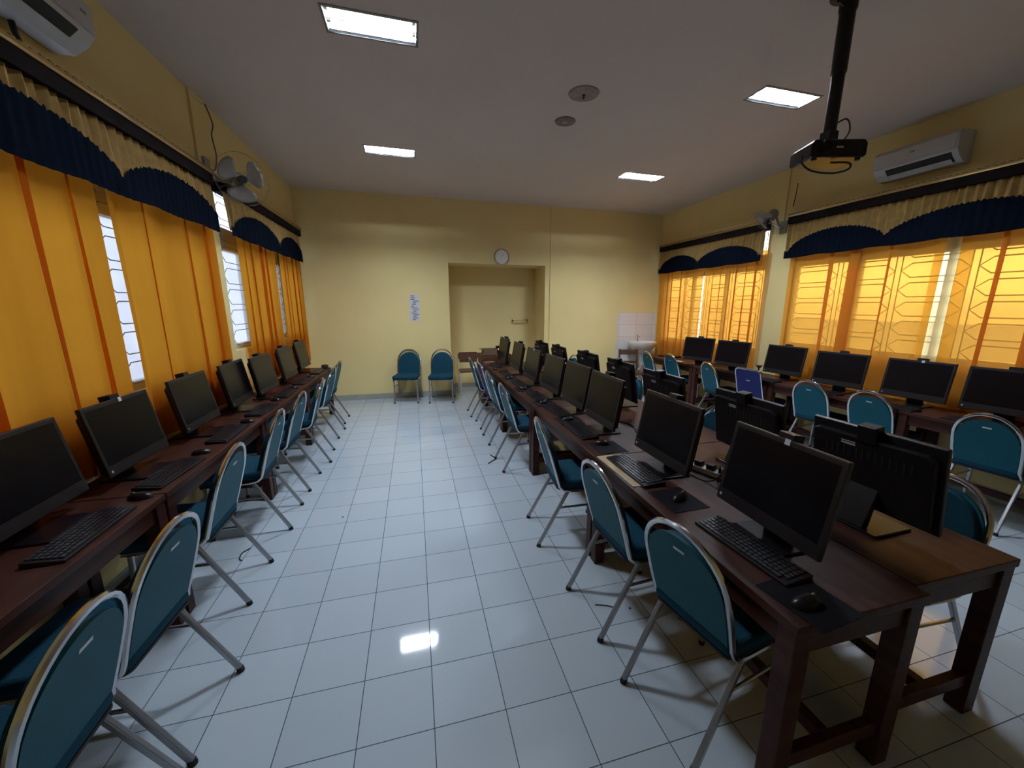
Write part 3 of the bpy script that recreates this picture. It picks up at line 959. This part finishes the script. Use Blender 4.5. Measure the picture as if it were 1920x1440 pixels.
for i, (x, y, r) in enumerate(KA):
    z = 0.743 if i == 1 else 0.74
    put(kb0, (x, y, z), PI + r, 'black keyboard' + aw + pos_word(i, 8, 'last before the back wall'), 'keyboards on the aisle side')
for i, (x, y, r) in enumerate(PDA):
    pad(x, y, r, 0.74, 'black mouse pad' + aw + pos_word(i, 7, 'last before the back wall'), 'mouse pads on the aisle side')
for i, (x, y) in enumerate(MSA):
    put(ms0, (x, y, 0.7432 if i < 7 else 0.74), PI + 0.5 * math.sin(i * 2.1), 'black computer mouse' + aw + pos_word(i, 8, 'last before the back wall'), 'mice on the aisle side')
for i, y in enumerate([1.98, 2.62, 3.36, 4.08, 4.80, 5.52, 6.30]):
    put(kb0, (-1.385, y - 0.02, 0.74), 0.03 * (-1) ** i, 'black keyboard on the left desks, ' + pos_word(i, 7, 'last before the back wall'), 'keyboards on the left desks')
for i, (x, y) in enumerate([(-1.37, 2.29), (-1.38, 2.93), (-1.37, 3.66), (-1.395, 4.46), (-1.39, 5.09), (-1.37, 5.83), (-1.325, 6.60)]):
    put(ms0, (x, y, 0.74), 0.3 * math.sin(i * 1.7), 'black computer mouse on the left desks, ' + pos_word(i, 7, 'last before the back wall'), 'mice on the left desks')
for i, (x, y) in enumerate([(4.50, 2.05), (4.48, 2.68), (4.45, 3.38), (4.45, 4.14), (4.43, 4.80)]):
    put(kb0, (x - 0.04, y, 0.76), PI + 0.08 * (-1) ** i, 'black keyboard on the right wall desks, ' + pos_word(i, 5, 'farthest from the camera'), 'keyboards on the right wall desks')
# pale ply strip under the second keyboard
b = MB(); b.box(-0.09, 0.09, -0.23, 0.23, 0, 0.003)
o = b.build('ply_sheet', M['tan'], None); o.location = (1.19, 2.0, 0.74)
tag(o, 'thin pale ply sheet under a keyboard at the desk joint', 'board')
# added white strips standing in for reflections before the right hand computers
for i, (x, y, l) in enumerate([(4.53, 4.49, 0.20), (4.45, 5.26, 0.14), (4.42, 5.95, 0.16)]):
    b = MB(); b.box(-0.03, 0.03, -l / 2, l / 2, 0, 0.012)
    o = b.build('reflection_strip', M['paper'], None, bevel=0.002); o.location = (x, y, 0.76); o.rotation_euler = (0, 0, 0.25)
    tag(o, 'pale strip imitating a reflection on the right wall desks, ' + ['nearest the camera', 'middle one of three', 'nearest the basin'][i], 'paper', 'pale reflection strips')

# ------------------------------------------------------------------ cables and power strip
def smoothpath(pts, n=6):
    P = [Vector(p) for p in pts]; out = []
    for i in range(len(P) - 1):
        p0 = P[max(i - 1, 0)]; p1 = P[i]; p2 = P[i + 1]; p3 = P[min(i + 2, len(P) - 1)]
        for k in range(n):
            t = k / n
            out.append(0.5 * ((2 * p1) + (p2 - p0) * t + (2 * p0 - 5 * p1 + 4 * p2 - p3) * t * t + (3 * p1 - p0 - 3 * p2 + p3) * t ** 3))
    out.append(P[-1]); return out
def cable(pts, r, m, label, name='cable', n=6):
    b = MB(); b.tube(smoothpath(pts, n), r, 6)
    return tag(b.build(name, m, None, smooth=True), label, 'cable')
t = thing('power_strip', 'white power strip with plugs between two middle desk computers', 'power strip', (1.63, 1.80, 0.74), 0.35)
b = MB(); b.box(-0.03, 0.03, -0.13, 0.13, 0, 0.032); b.build('body', M['white'], t, bevel=0.006)
for k in range(3):
    b = MB(); b.box(-0.02, 0.02, -0.09 + k * 0.075, -0.045 + k * 0.075, 0.032, 0.062); b.build('plug', M['blk'], t, bevel=0.004)
cable([(1.635, 1.755, 0.79), (1.60, 1.70, 0.83), (1.56, 1.66, 0.80), (1.53, 1.72, 0.746), (1.50, 1.84, 0.746)], 0.004, M['blk'], 'black cable looping out of the white power strip')
cable([(1.62, 1.55, 0.745), (1.70, 1.45, 0.745), (1.64, 1.33, 0.745), (1.56, 1.28, 0.745)], 0.004, M['blk'], 'black cable lying behind the nearest aisle computer')
cable([(1.50, 2.36, 0.744), (1.56, 2.44, 0.744), (1.66, 2.38, 0.744), (1.74, 2.30, 0.744), (1.84, 2.28, 0.744)], 0.003, M['blk'], 'thin black cable crossing the desk seam behind the second computer')
cable([(1.60, 2.95, 0.745), (1.68, 2.80, 0.745), (1.62, 2.62, 0.745)], 0.005, M['blk'], 'thick black cable behind the third aisle computer')
# scraps on the floor
b = MB()
b.beam((0.707, 4.06, 0.004), (0.815, 4.17, 0.007), 0.012, 0.006); b.beam((0.815, 4.165, 0.007), (0.775, 4.31, 0.004), 0.012, 0.006)
tag(b.build('cable_scrap', M['rubber'], None), 'bent black strip on the floor by an aisle chair leg', 'scrap')
cable([(-1.20, 2.95, 0.004), (-1.235, 2.90, 0.004), (-1.225, 2.83, 0.004), (-1.205, 2.81, 0.004)], 0.004, M['rubber'], 'short bent black wire on the floor under the left chairs', 'wire_scrap', 4)
cable([(0.93, 1.815, 0.003), (0.985, 1.795, 0.003), (1.03, 1.765, 0.003)], 0.003, M['rubber'], 'short straight black wire on the floor by the right chairs', 'wire_scrap', 4)
for i, (x, y) in enumerate([(1.112, 1.738), (-0.641, 3.246)]):
    b = MB(); b.lathe([(0.004, 0.0), (0.007, 0.002), (0.006, 0.005), (0.002, 0.006)], n=8)
    o = b.build('floor_crumb', M['rubber'], None); o.location = (x, y, 0)
    tag(o, ['small black crumb on the tiles under the right desks', 'small black crumb on the open aisle tiles'][i], 'scrap')

# ------------------------------------------------------------------ back wall things
t = thing('wall_clock', 'round white wall clock above the wall recess', 'clock', (1.63, D, 2.58))
TY = Matrix.Rotation(PI / 2, 4, 'X')
b = MB(); b.lathe([(0.128, 0.0), (0.142, 0.006), (0.142, 0.034), (0.135, 0.042), (0.126, 0.040), (0.124, 0.028), (0.01, 0.026)], n=40, T=TY)
b.build('rim', M['steel'], t, smooth=True)
b = MB(); b.lathe([(0.125, 0.0265), (0.125, 0.0285)], n=40, T=TY); b.build('dial', M['dial'], t)
b = MB()
for k in range(12):
    a = 2 * PI * k / 12
    r0 = 0.095 if k % 3 else 0.085
    b.beam((math.sin(a) * r0, -0.029, math.cos(a) * r0), (math.sin(a) * 0.112, -0.029, math.cos(a) * 0.112), 0.005, 0.002)
b.build('hour_marks', M['ink'], t)
for nm, ang, ln, w in (('hour_hand', 232, 0.055, 0.009), ('minute_hand', 34, 0.085, 0.006)):
    a = math.radians(ang)
    b = MB(); b.beam((-math.sin(a) * 0.012, -0.0315, -math.cos(a) * 0.012), (math.sin(a) * ln, -0.0315, math.cos(a) * ln), w, 0.002)
    b.build(nm, M['rubber'], t)

t = thing('wall_notice', 'tall narrow printed paper notice on the back wall', 'notice', (0.025, D - 0.001, 1.65))
b = MB(); b.box(-0.085, 0.085, -0.004, 0.0, -0.235, 0.235); b.build('sheet', M['paper'], t)
b = MB(); rnd = random.Random(4)
for k in range(15):
    z = 0.215 - k * 0.030
    x0 = -0.075 + rnd.random() * 0.05; x1 = x0 + 0.05 + rnd.random() * 0.07
    b.box(x0, min(0.078, x1), -0.0055, -0.004, z - 0.017, z)
b.build('print_lines', M['ink'], t)

t = thing('towel_rail', 'small double brass rail on the recess wall', 'rail', (2.16, D + ND, 1.385))
for dz in (-0.025, 0.02):
    b = MB(); b.tube([(-0.17, -0.05, dz), (0.17, -0.05, dz)], 0.009, 8); b.build('bar', M['brass'], t, smooth=True)
for s in (-1, 1):
    b = MB(); b.tube([(s * 0.155, 0.0, 0), (s * 0.155, -0.06, 0)], 0.012, 8); b.box(s * 0.155 - 0.015, s * 0.155 + 0.015, -0.006, 0.0, -0.04, 0.035); b.build('bracket', M['brass'], t, smooth=True)

# wash basin
t = thing('wash_basin', 'white porcelain wash basin in the tiled back corner', 'wash basin', (4.55, D - 0.01, 0))
n = 28
def oval(sc, z, yo=-0.25):
    return [(0.31 * sc * math.cos(2 * PI * k / n), yo + 0.25 * sc * max(-1.0, min(0.96, math.sin(2 * PI * k / n))), z) for k in range(n)]
rings = [oval(0.35, 0.74), oval(0.66, 0.80), oval(0.90, 0.89), oval(1.0, 0.955), oval(1.0, 0.98), oval(0.94, 0.985), oval(0.86, 0.965), oval(0.70, 0.88), oval(0.3, 0.84)]
b = MB(); v = [p for r in rings for p in r]
f = [(i * n + k, i * n + (k + 1) % n, (i + 1) * n + (k + 1) % n, (i + 1) * n + k) for i in range(len(rings) - 1) for k in range(n)]
f += [tuple(reversed(range(n))), tuple((len(rings) - 1) * n + k for k in range(n))]
b.add(v, f); b.build('bowl', M['porc'], t, smooth=True)
b = MB(); b.lathe([(0.05, 0.50), (0.065, 0.56), (0.075, 0.70), (0.085, 0.75)], (0.05, -0.20, 0), 16); b.build('half_pedestal', M['porc'], t, smooth=True)
b = MB(); b.tube(smoothpath([(0.0, -0.06, 0.98), (0.0, -0.06, 1.06), (0.0, -0.10, 1.085), (0.0, -0.15, 1.06)]), 0.014, 8); b.tube([(0.0, -0.06, 1.06), (0.0, -0.03, 1.11)], 0.009, 6)
b.build('tap', M['chrome'], t, smooth=True)
b = MB(); b.tube(smoothpath([(0.02, -0.2, 0.52), (0.02, -0.2, 0.42), (0.02, -0.1, 0.38), (0.02, 0.0, 0.40)]), 0.018, 8); b.build('drain_pipe', M['white'], t, smooth=True)

def wooden_chair(name, label, loc, rz, m):
    t = thing(name, label, 'chair', loc, rz)
    b = MB(); b.box(-0.20, 0.20, -0.20, 0.20, 0.41, 0.44); b.build('seat', m, t, bevel=0.006)
    for sy in (-1, 1):
        b = MB(); b.beam((-0.18, sy * 0.18, 0), (-0.19, sy * 0.18, 0.42), 0.035); b.beam((-0.19, sy * 0.18, 0.42), (-0.235, sy * 0.18, 0.86), 0.035, 0.03); b.build('back_post', m, t, bevel=0.003)
        b = MB(); b.beam((0.17, sy * 0.17, 0), (0.17, sy * 0.17, 0.41), 0.035); b.build('leg', m, t, bevel=0.003)
    for z, h in ((0.80, 0.10), (0.60, 0.05)):
        x = -0.195 - 0.045 * (z - 0.42) / 0.44
        b = MB(); b.box(x - 0.01, x + 0.01, -0.165, 0.165, z - h / 2, z + h / 2); b.build('back_rail', m, t, bevel=0.003)
    return t
wooden_chair('wooden_chair', 'old brown wooden chair standing before the wash basin', (4.08, 6.93, 0), -1.75, M['wood2'])

# school chair with cream frame and brown panels in the recess
t = thing('school_chair', 'brown board chair with cream metal frame inside the recess', 'chair', (0.99, 7.66, 0), -PI / 2)
for s in (-1, 1):
    b = MB(); b.tube(smoothpath([(0.20, s * 0.19, 0.0), (0.20, s * 0.19, 0.42), (0.14, s * 0.19, 0.45), (-0.14, s * 0.19, 0.45)]), 0.012, 8); b.build('side_frame', M['cream'], t, smooth=True)
    b = MB(); b.tube([(-0.20, s * 0.19, 0.0), (-0.14, s * 0.19, 0.45), (-0.20, s * 0.18, 0.78)], 0.012, 8); b.build('back_post', M['cream'], t, smooth=True)
b = MB(); b.box(-0.20, 0.22, -0.20, 0.20, 0.455, 0.475); b.build('seat', M['wood2'], t, bevel=0.006)
b = MB(); b.prism([(-0.20, 0.60), (0.20, 0.60), (0.20, 0.77), (0.17, 0.80), (-0.17, 0.80), (-0.20, 0.77)], -0.190, -0.170, 'x'); b.build('backrest', M['wood2'], t, bevel=0.006)

# cabinet, boxes and gadget behind the desk end
t = thing('wooden_cabinet', 'low brown wooden cabinet behind the far end of the middle desks', 'cabinet', (1.36, 7.0, 0))
b = MB(); b.box(-0.27, 0.27, -0.20, 0.20, 0.0, 0.86); b.build('carcass', M['wood2'], t, bevel=0.006)
for s in (-1, 1):
    b = MB(); b.box(min(s * 0.01, s * 0.25), max(s * 0.01, s * 0.25), -0.218, -0.2, 0.06, 0.82); d = b.build('door', M['wood2'], t, bevel=0.004)
    b = MB(); b.tube([(s * 0.035, -0.218, 0.48), (s * 0.035, -0.238, 0.48)], 0.012, 8); b.build('knob', M['brass'], d, smooth=True)
t = thing('cardboard_box', 'small open brown cardboard box on the cabinet', 'box', (1.26, 6.98, 0.86))
b = MB()
for r in rects(-0.12, 0.12, -0.10, 0.10, [(-0.115, 0.115, -0.095, 0.095)]): b.box(*r, 0, 0.09)
b.box(-0.115, 0.115, -0.095, 0.095, 0.0, 0.005); b.build('tray', M['card'], t)
b = MB(); b.beam((-0.12, 0.10, 0.09), (-0.12, 0.16, 0.115), 0.003, 0.004); b.box(-0.18, -0.121, -0.09, 0.09, 0.084, 0.087); b.build('flap', M['card'], t)
t = thing('desk_gadget', 'small black device with a red light on the cabinet', 'device', (1.42, 6.99, 0.86))
b = MB(); b.box(-0.035, 0.07, -0.05, 0.05, 0, 0.135); b.build('body', M['blk'], t, bevel=0.006)
b = MB(); b.box(-0.012, 0.012, -0.053, -0.05, 0.072, 0.09); o = b.build('indicator', M['led'], t); o['label'] = 'glowing reddish indicator light'
t = thing('cardboard_parcel', 'flat brown cardboard parcel lying at the far end of the aisle desks', 'box', (1.17, 6.48, 0.74), 0.3)
b = MB(); b.box(-0.08, 0.08, -0.06, 0.06, 0, 0.045); b.build('carton', M['card'], t, bevel=0.003)
b = MB(); b.box(-0.081, 0.081, -0.012, 0.012, 0.0445, 0.0462); b.build('tape', M['tan'], t)

# black laptop stack on the right wall desk end, small dark lamp
t = thing('laptop', 'closed black laptop on the right wall desk beside the basin', 'laptop', (4.66, 6.55, 0.76), 0.2)
b = MB(); b.box(-0.12, 0.12, -0.17, 0.17, 0, 0.018); b.build('base', M['blk'], t, bevel=0.004)
b = MB(); b.box(-0.12, 0.12, -0.17, 0.17, 0.019, 0.028); b.build('lid', M['blkg'], t, bevel=0.004)
t = thing('desk_lamp', 'small dark desk lamp with a cup shade before the right pillar', 'lamp', (4.80, 4.62, 0.76))
b = MB(); b.lathe([(0.05, 0), (0.05, 0.012), (0.012, 0.02), (0.012, 0.03)], n=16); b.build('base', M['blk'], t, smooth=True)
b = MB(); b.tube([(0, 0, 0.025), (0, 0, 0.07)], 0.01, 8); b.build('stem', M['blk'], t, smooth=True)
b = MB(); b.lathe([(0.015, 0.07), (0.03, 0.09), (0.05, 0.115), (0.052, 0.118), (0.02, 0.10)], n=16); b.build('shade', M['grey'], t, smooth=True)

# round pot at the far end of the left desks
t = thing('round_tin', 'small round dark tin at the far end of the left desks', 'tin', (-1.36, 6.64, 0.74))
t.location.y = 6.68
b = MB(); b.lathe([(0.04, 0), (0.05, 0.01), (0.05, 0.03), (0.046, 0.034)], n=20); b.build('body', M['wood2'], t, smooth=True)
b = MB(); b.lathe([(0.051, 0.034), (0.051, 0.042), (0.03, 0.05), (0.008, 0.052)], n=20); b.build('lid', M['blk'], t, smooth=True)

# ------------------------------------------------------------------ ceiling discs
for i, (x, y, r, m, lab) in enumerate([(1.535, 3.69, 0.135, M['stain'], 'larger round plaster plate with a dark hook hole on the ceiling'), (1.572, 4.24, 0.105, M['stain2'], 'smaller dark round plate with a pale ring on the ceiling')]):
    t = thing('ceiling_plate', lab, 'ceiling plate', (x, y, H))
    b = MB(); b.lathe([(r, -0.001), (r * 0.97, -0.010), (r * 0.3, -0.014), (0.02, -0.014)], n=32); b.build('plate', m, t, smooth=True)
    b = MB()
    if i == 0:
        b.lathe([(0.016, -0.0135), (0.016, -0.017)], n=12); b.tube(smoothpath([(0, 0, -0.016), (0.0, 0.015, -0.03), (0, 0.0, -0.045), (0, -0.014, -0.032)]), 0.004, 6)
        b.build('hook', M['rubber'], t, smooth=True)
    else:
        b.tube([(0.02 * math.cos(a * PI / 6), 0.02 * math.sin(a * PI / 6), -0.016) for a in range(12)], 0.005, 6, closed=True)
        b.build('ring', M['paper'], t, smooth=True)

# ------------------------------------------------------------------ projector on its pole
PXc, PYc, PZ = 2.585, 2.19, 2.60
t = thing('projector_mount', 'black ceiling pole carrying the projector', 'projector mount', (PXc, PYc, H))
dz = PZ + 0.11 - H
b = MB(); b.lathe([(0.10, 0.0), (0.10, -0.012), (0.05, -0.03), (0.045, -0.05)], n=24); b.build('ceiling_flange', M['blk'], t, smooth=True)
b = MB(); b.tube([(0, 0, -0.03), (0, 0, -0.42)], 0.042, 16); b.build('upper_pole', M['blk'], t, smooth=True)
b = MB(); b.tube([(0, 0, -0.4), (0, 0, dz + 0.06)], 0.034, 16); b.build('lower_pole', M['blk'], t, smooth=True)
b = MB(); b.lathe([(0.044, -0.10), (0.048, -0.09), (0.048, -0.05), (0.044, -0.04)], n=16); b.tube([(-0.03, -0.01, -0.07), (-0.105, -0.03, -0.07)], 0.018, 8); b.build('clamp_knob', M['blk'], t, smooth=True)
b = MB(); b.box(-0.035, 0.035, -0.035, 0.035, dz + 0.0, dz + 0.07); b.box(-0.10, 0.10, -0.07, 0.07, dz - 0.008, dz); b.build('bracket', M['blk'], t, bevel=0.004)
for k in range(4):
    a = PI / 4 + k * PI / 2
    b = MB(); b.beam((0.06 * math.cos(a), 0.05 * math.sin(a), dz - 0.004), (0.13 * math.cos(a), 0.10 * math.sin(a), dz - 0.012), 0.018, 0.006); b.build('arm', M['blk'], t)
PR_ = math.radians(-18)
t = thing('projector', 'black projector hanging from the ceiling pole', 'projector', (PXc + 0.005, PYc, PZ), PR_)
b = MB(); b.prism([(-0.165, 0.012), (-0.15, 0.0), (0.15, 0.0), (0.165, 0.012), (0.165, 0.08), (0.145, 0.10), (-0.145, 0.10), (-0.165, 0.08)], -0.115, 0.115, 'y'); b.build('casing', M['blkg'], t, bevel=0.008, seg=3)
b = MB(); b.lathe([(0.036, -0.008), (0.04, 0.0), (0.04, 0.02), (0.03, 0.022), (0.025, 0.012), (0.004, 0.010)], n=20, T=Matrix.Translation((-0.085, -0.115, 0.055)) @ Matrix.Rotation(PI / 2, 4, 'X')); b.build('lens', M['blkg'], t, smooth=True)
b = MB()
for k in range(9): b.box(0.02 + k * 0.013, 0.027 + k * 0.013, -0.117, -0.1145, 0.02, 0.075)
b.build('front_vent', M['rubber'], t)
for sx in (-1, 1):
    b = MB(); b.lathe([(0.014, 0.0), (0.016, -0.004), (0.013, -0.012)], (sx * 0.13, -0.09, 0), 12); b.build('foot', M['rubber'], t, smooth=True)
b = MB(); b.box(-0.02, 0.02, -0.1165, -0.1145, 0.05, 0.06); b.build('badge', M['silver'], t)
def PP(x, y, z):
    c, s = math.cos(PR_), math.sin(PR_)
    return (PXc + c * x - s * y, PYc + s * x + c * y, PZ + z)
cable([PP(-0.18, -0.05, 0.03), PP(-0.20, -0.10, -0.03), PP(-0.16, -0.14, -0.085), PP(-0.05, -0.16, -0.105), PP(0.05, -0.15, -0.08), PP(0.08, -0.10, -0.03), PP(0.0, -0.05, -0.012)], 0.006, M['rubber'], 'black cable looping under the projector', n=8)
cable([PP(0.0, 0.03, 0.20), PP(0.10, 0.02, 0.26), PP(0.16, 0.06, 0.21), PP(0.13, 0.08, 0.15), PP(0.06, 0.06, 0.14)], 0.005, M['rubber'], 'black cable coiled above the projector by its pole', n=8)
cable([(PXc + 0.055, PYc, H - 0.01), (PXc + 0.06, PYc + 0.01, H - 0.35), (PXc + 0.045, PYc, H - 0.75), (PXc + 0.04, PYc, PZ + 0.19)], 0.006, M['rubber'], 'black cable running down the projector pole', n=6)

# ------------------------------------------------------------------ air conditioners
def make_ac(label, x, y0, y1, z0, z1, side, led=True):
    sx = 1 if side == 'L' else -1
    t = thing('air_conditioner', label, 'air conditioner', (x, (y0 + y1) / 2, z0), 0, 'wall air conditioners')
    l = (y1 - y0) / 2; h = z1 - z0
    prof = [(0.0, 0.0), (0.10, 0.0), (0.165, 0.05), (0.205, 0.10), (0.21, h - 0.03), (0.185, h), (0.0, h)]
    b = MB(); b.prism([(sx * a, c) for a, c in prof], -l, l, 'y'); b.build('casing', M['ac'], t, bevel=0.01, seg=3)
    b = MB(); b.box(min(sx * 0.208, sx * 0.2155), max(sx * 0.208, sx * 0.2155), -l + 0.02, l - 0.02, 0.112, h - 0.035); b.build('front_panel', M['ac'], t, bevel=0.003)
    b = MB(); p0, p1 = (0.118, 0.012), (0.190, 0.080)
    b.add([(sx * (p0[0] + 0.006), -l + 0.05, p0[1] - 0.004), (sx * (p0[0] + 0.006), l - 0.12, p0[1] - 0.004), (sx * (p1[0] + 0.006), l - 0.12, p1[1] - 0.004), (sx * (p1[0] + 0.006), -l + 0.05, p1[1] - 0.004),
           (sx * p0[0], -l + 0.05, p0[1] + 0.01), (sx * p0[0], l - 0.12, p0[1] + 0.01), (sx * p1[0], l - 0.12, p1[1] + 0.01), (sx * p1[0], -l + 0.05, p1[1] + 0.01)],
          [(0, 1, 2, 3), (7, 6, 5, 4), (0, 4, 5, 1), (1, 5, 6, 2), (2, 6, 7, 3), (3, 7, 4, 0)])
    b.build('outlet_slot', M['rubber'], t)
    b = MB(); b.add([(sx * 0.112, -l + 0.06, -0.004), (sx * 0.112, l - 0.13, -0.004), (sx * 0.160, l - 0.13, 0.030), (sx * 0.160, -l + 0.06, 0.030)], [(0, 1, 2, 3)]); b.build('outlet_flap', M['ac'], t, solid=0.005)
    b = MB(); yb = (l - 0.09) if side == 'L' else 0.0
    b.box(min(sx * 0.2155, sx * 0.2175), max(sx * 0.2155, sx * 0.2175), yb - 0.02, yb + 0.02, h - 0.09, h - 0.075); b.build('badge', M['grey'], t)
    return t
make_ac('white air conditioner high on the right wall above the pelmet', XR, 2.79, 3.50, 3.01, 3.28, 'R')
make_ac('white air conditioner in the upper left corner, cut by the frame', XL, 2.22, 3.06, 3.0, 3.26, 'L')
cable([(XL + 0.03, 2.78, 3.0), (XL + 0.03, 2.79, 2.95), (XL + 0.04, 2.80, 2.90), (XL + 0.04, 2.82, 2.86)], 0.012, M['rubber'], 'short dark hose below the upper left air conditioner', 'drain_hose')

# ------------------------------------------------------------------ wall fans
def make_fan(label, wall, hub, face, tilt, rot, guard=True):
    t = thing('wall_fan', label, 'wall fan', hub, 0, 'wall fans')
    f = Vector(face).normalized()
    T = f.to_track_quat('Z', 'Y').to_matrix().to_4x4()
    hubv = Vector(hub); wv = Vector(wall) - hubv
    b = MB(); b.lathe([(0.03, 0.03), (0.034, 0.0), (0.034, -0.03), (0.02, -0.035)], n=20, T=T); b.build('hub', M['rubber'], t, smooth=True)
    b = MB(); b.lathe([(0.04, -0.05), (0.062, -0.07), (0.062, -0.15), (0.04, -0.18), (0.01, -0.185)], n=20, T=T); b.build('motor', M['fang'], t, smooth=True)
    for k in range(3):
        a0 = rot + 2 * PI * k / 3
        pts = []
        for i in range(8):
            u = i / 7; r = 0.03 + 0.165 * u
            w = (0.22 + 0.80 * math.sin(min(1.0, u * 1.15) * PI * 0.62)) * (1 if u < 0.93 else 0.8)
            row = []
            for j in range(9):
                v = j / 8 - 0.5
                a = a0 + v * 2 * w * 0.75
                row.append(T @ Vector((r * math.cos(a), r * math.sin(a), -0.02 + v * 0.05)))
            pts.append(row)
        b = MB(); b.grid(pts); b.build('blade', M['fang'], t, smooth=True, solid=0.003)
    if guard:
        b = MB()
        for z in (0.045, -0.055):
            for r in ((0.222,) if z < 0 else (0.222, 0.05)):
                zz = z if r > 0.1 else 0.06
                b.tube([T @ Vector((r * math.cos(2 * PI * i / 40), r * math.sin(2 * PI * i / 40), zz * (0.3 if r > 0.1 else 1))) for i in range(40)], 0.0014, 4, closed=True)
            for i in range(24):
                a = 2 * PI * i / 24
                b.tube([T @ Vector((0.05 * math.cos(a), 0.05 * math.sin(a), z * 1.2)), T @ Vector((0.15 * math.cos(a), 0.15 * math.sin(a), z * 1.2)), T @ Vector((0.222 * math.cos(a), 0.222 * math.sin(a), z * 0.3))], 0.0005, 3)
        b.build('guard', M['fang'], t, smooth=True)
    b = MB(); p = T @ Vector((0, 0, -0.16)); b.tube(smoothpath([p, (p + wv) / 2 + Vector((0, 0, -0.06)), wv]), 0.014, 8)
    d = 0.012 if wall[0] < 0 else -0.012
    b.box(wv.x - 0.012, wv.x + 0.012, wv.y - 0.05, wv.y + 0.05, wv.z - 0.08, wv.z + 0.08)
    b.build('bracket', M['fang'], t, smooth=True)
    return t
make_fan('grey three bladed wall fan between the left pelmets', (XL + 0.012, 4.69, 2.93), (-1.46, 4.56, 2.82), (0.62, -0.75, -0.12), 0, 0.5)
make_fan('grey wall fan on the right pillar seen from the side', (XR - 0.012, 4.70, 2.78), (4.70, 4.72, 2.83), (-0.55, 0.25, -0.80), 0, 0.9)
cable([(XL + 0.03, 4.80, H - 0.02), (XL + 0.05, 4.86, 3.36), (XL + 0.04, 4.83, 3.25), (XL + 0.05, 4.84, 3.08), (XL + 0.03, 4.82, 2.95), (XL + 0.03, 4.72, 2.93)], 0.006, M['wood2'], 'brown flex hanging from the ceiling to the left wall fan')
cable([(XR - 0.03, 4.55, 3.30), (XR - 0.03, 4.56, 3.15), (XR - 0.03, 4.58, 3.02)], 0.006, M['wood2'], 'short brown flex on the wall under the projector view')
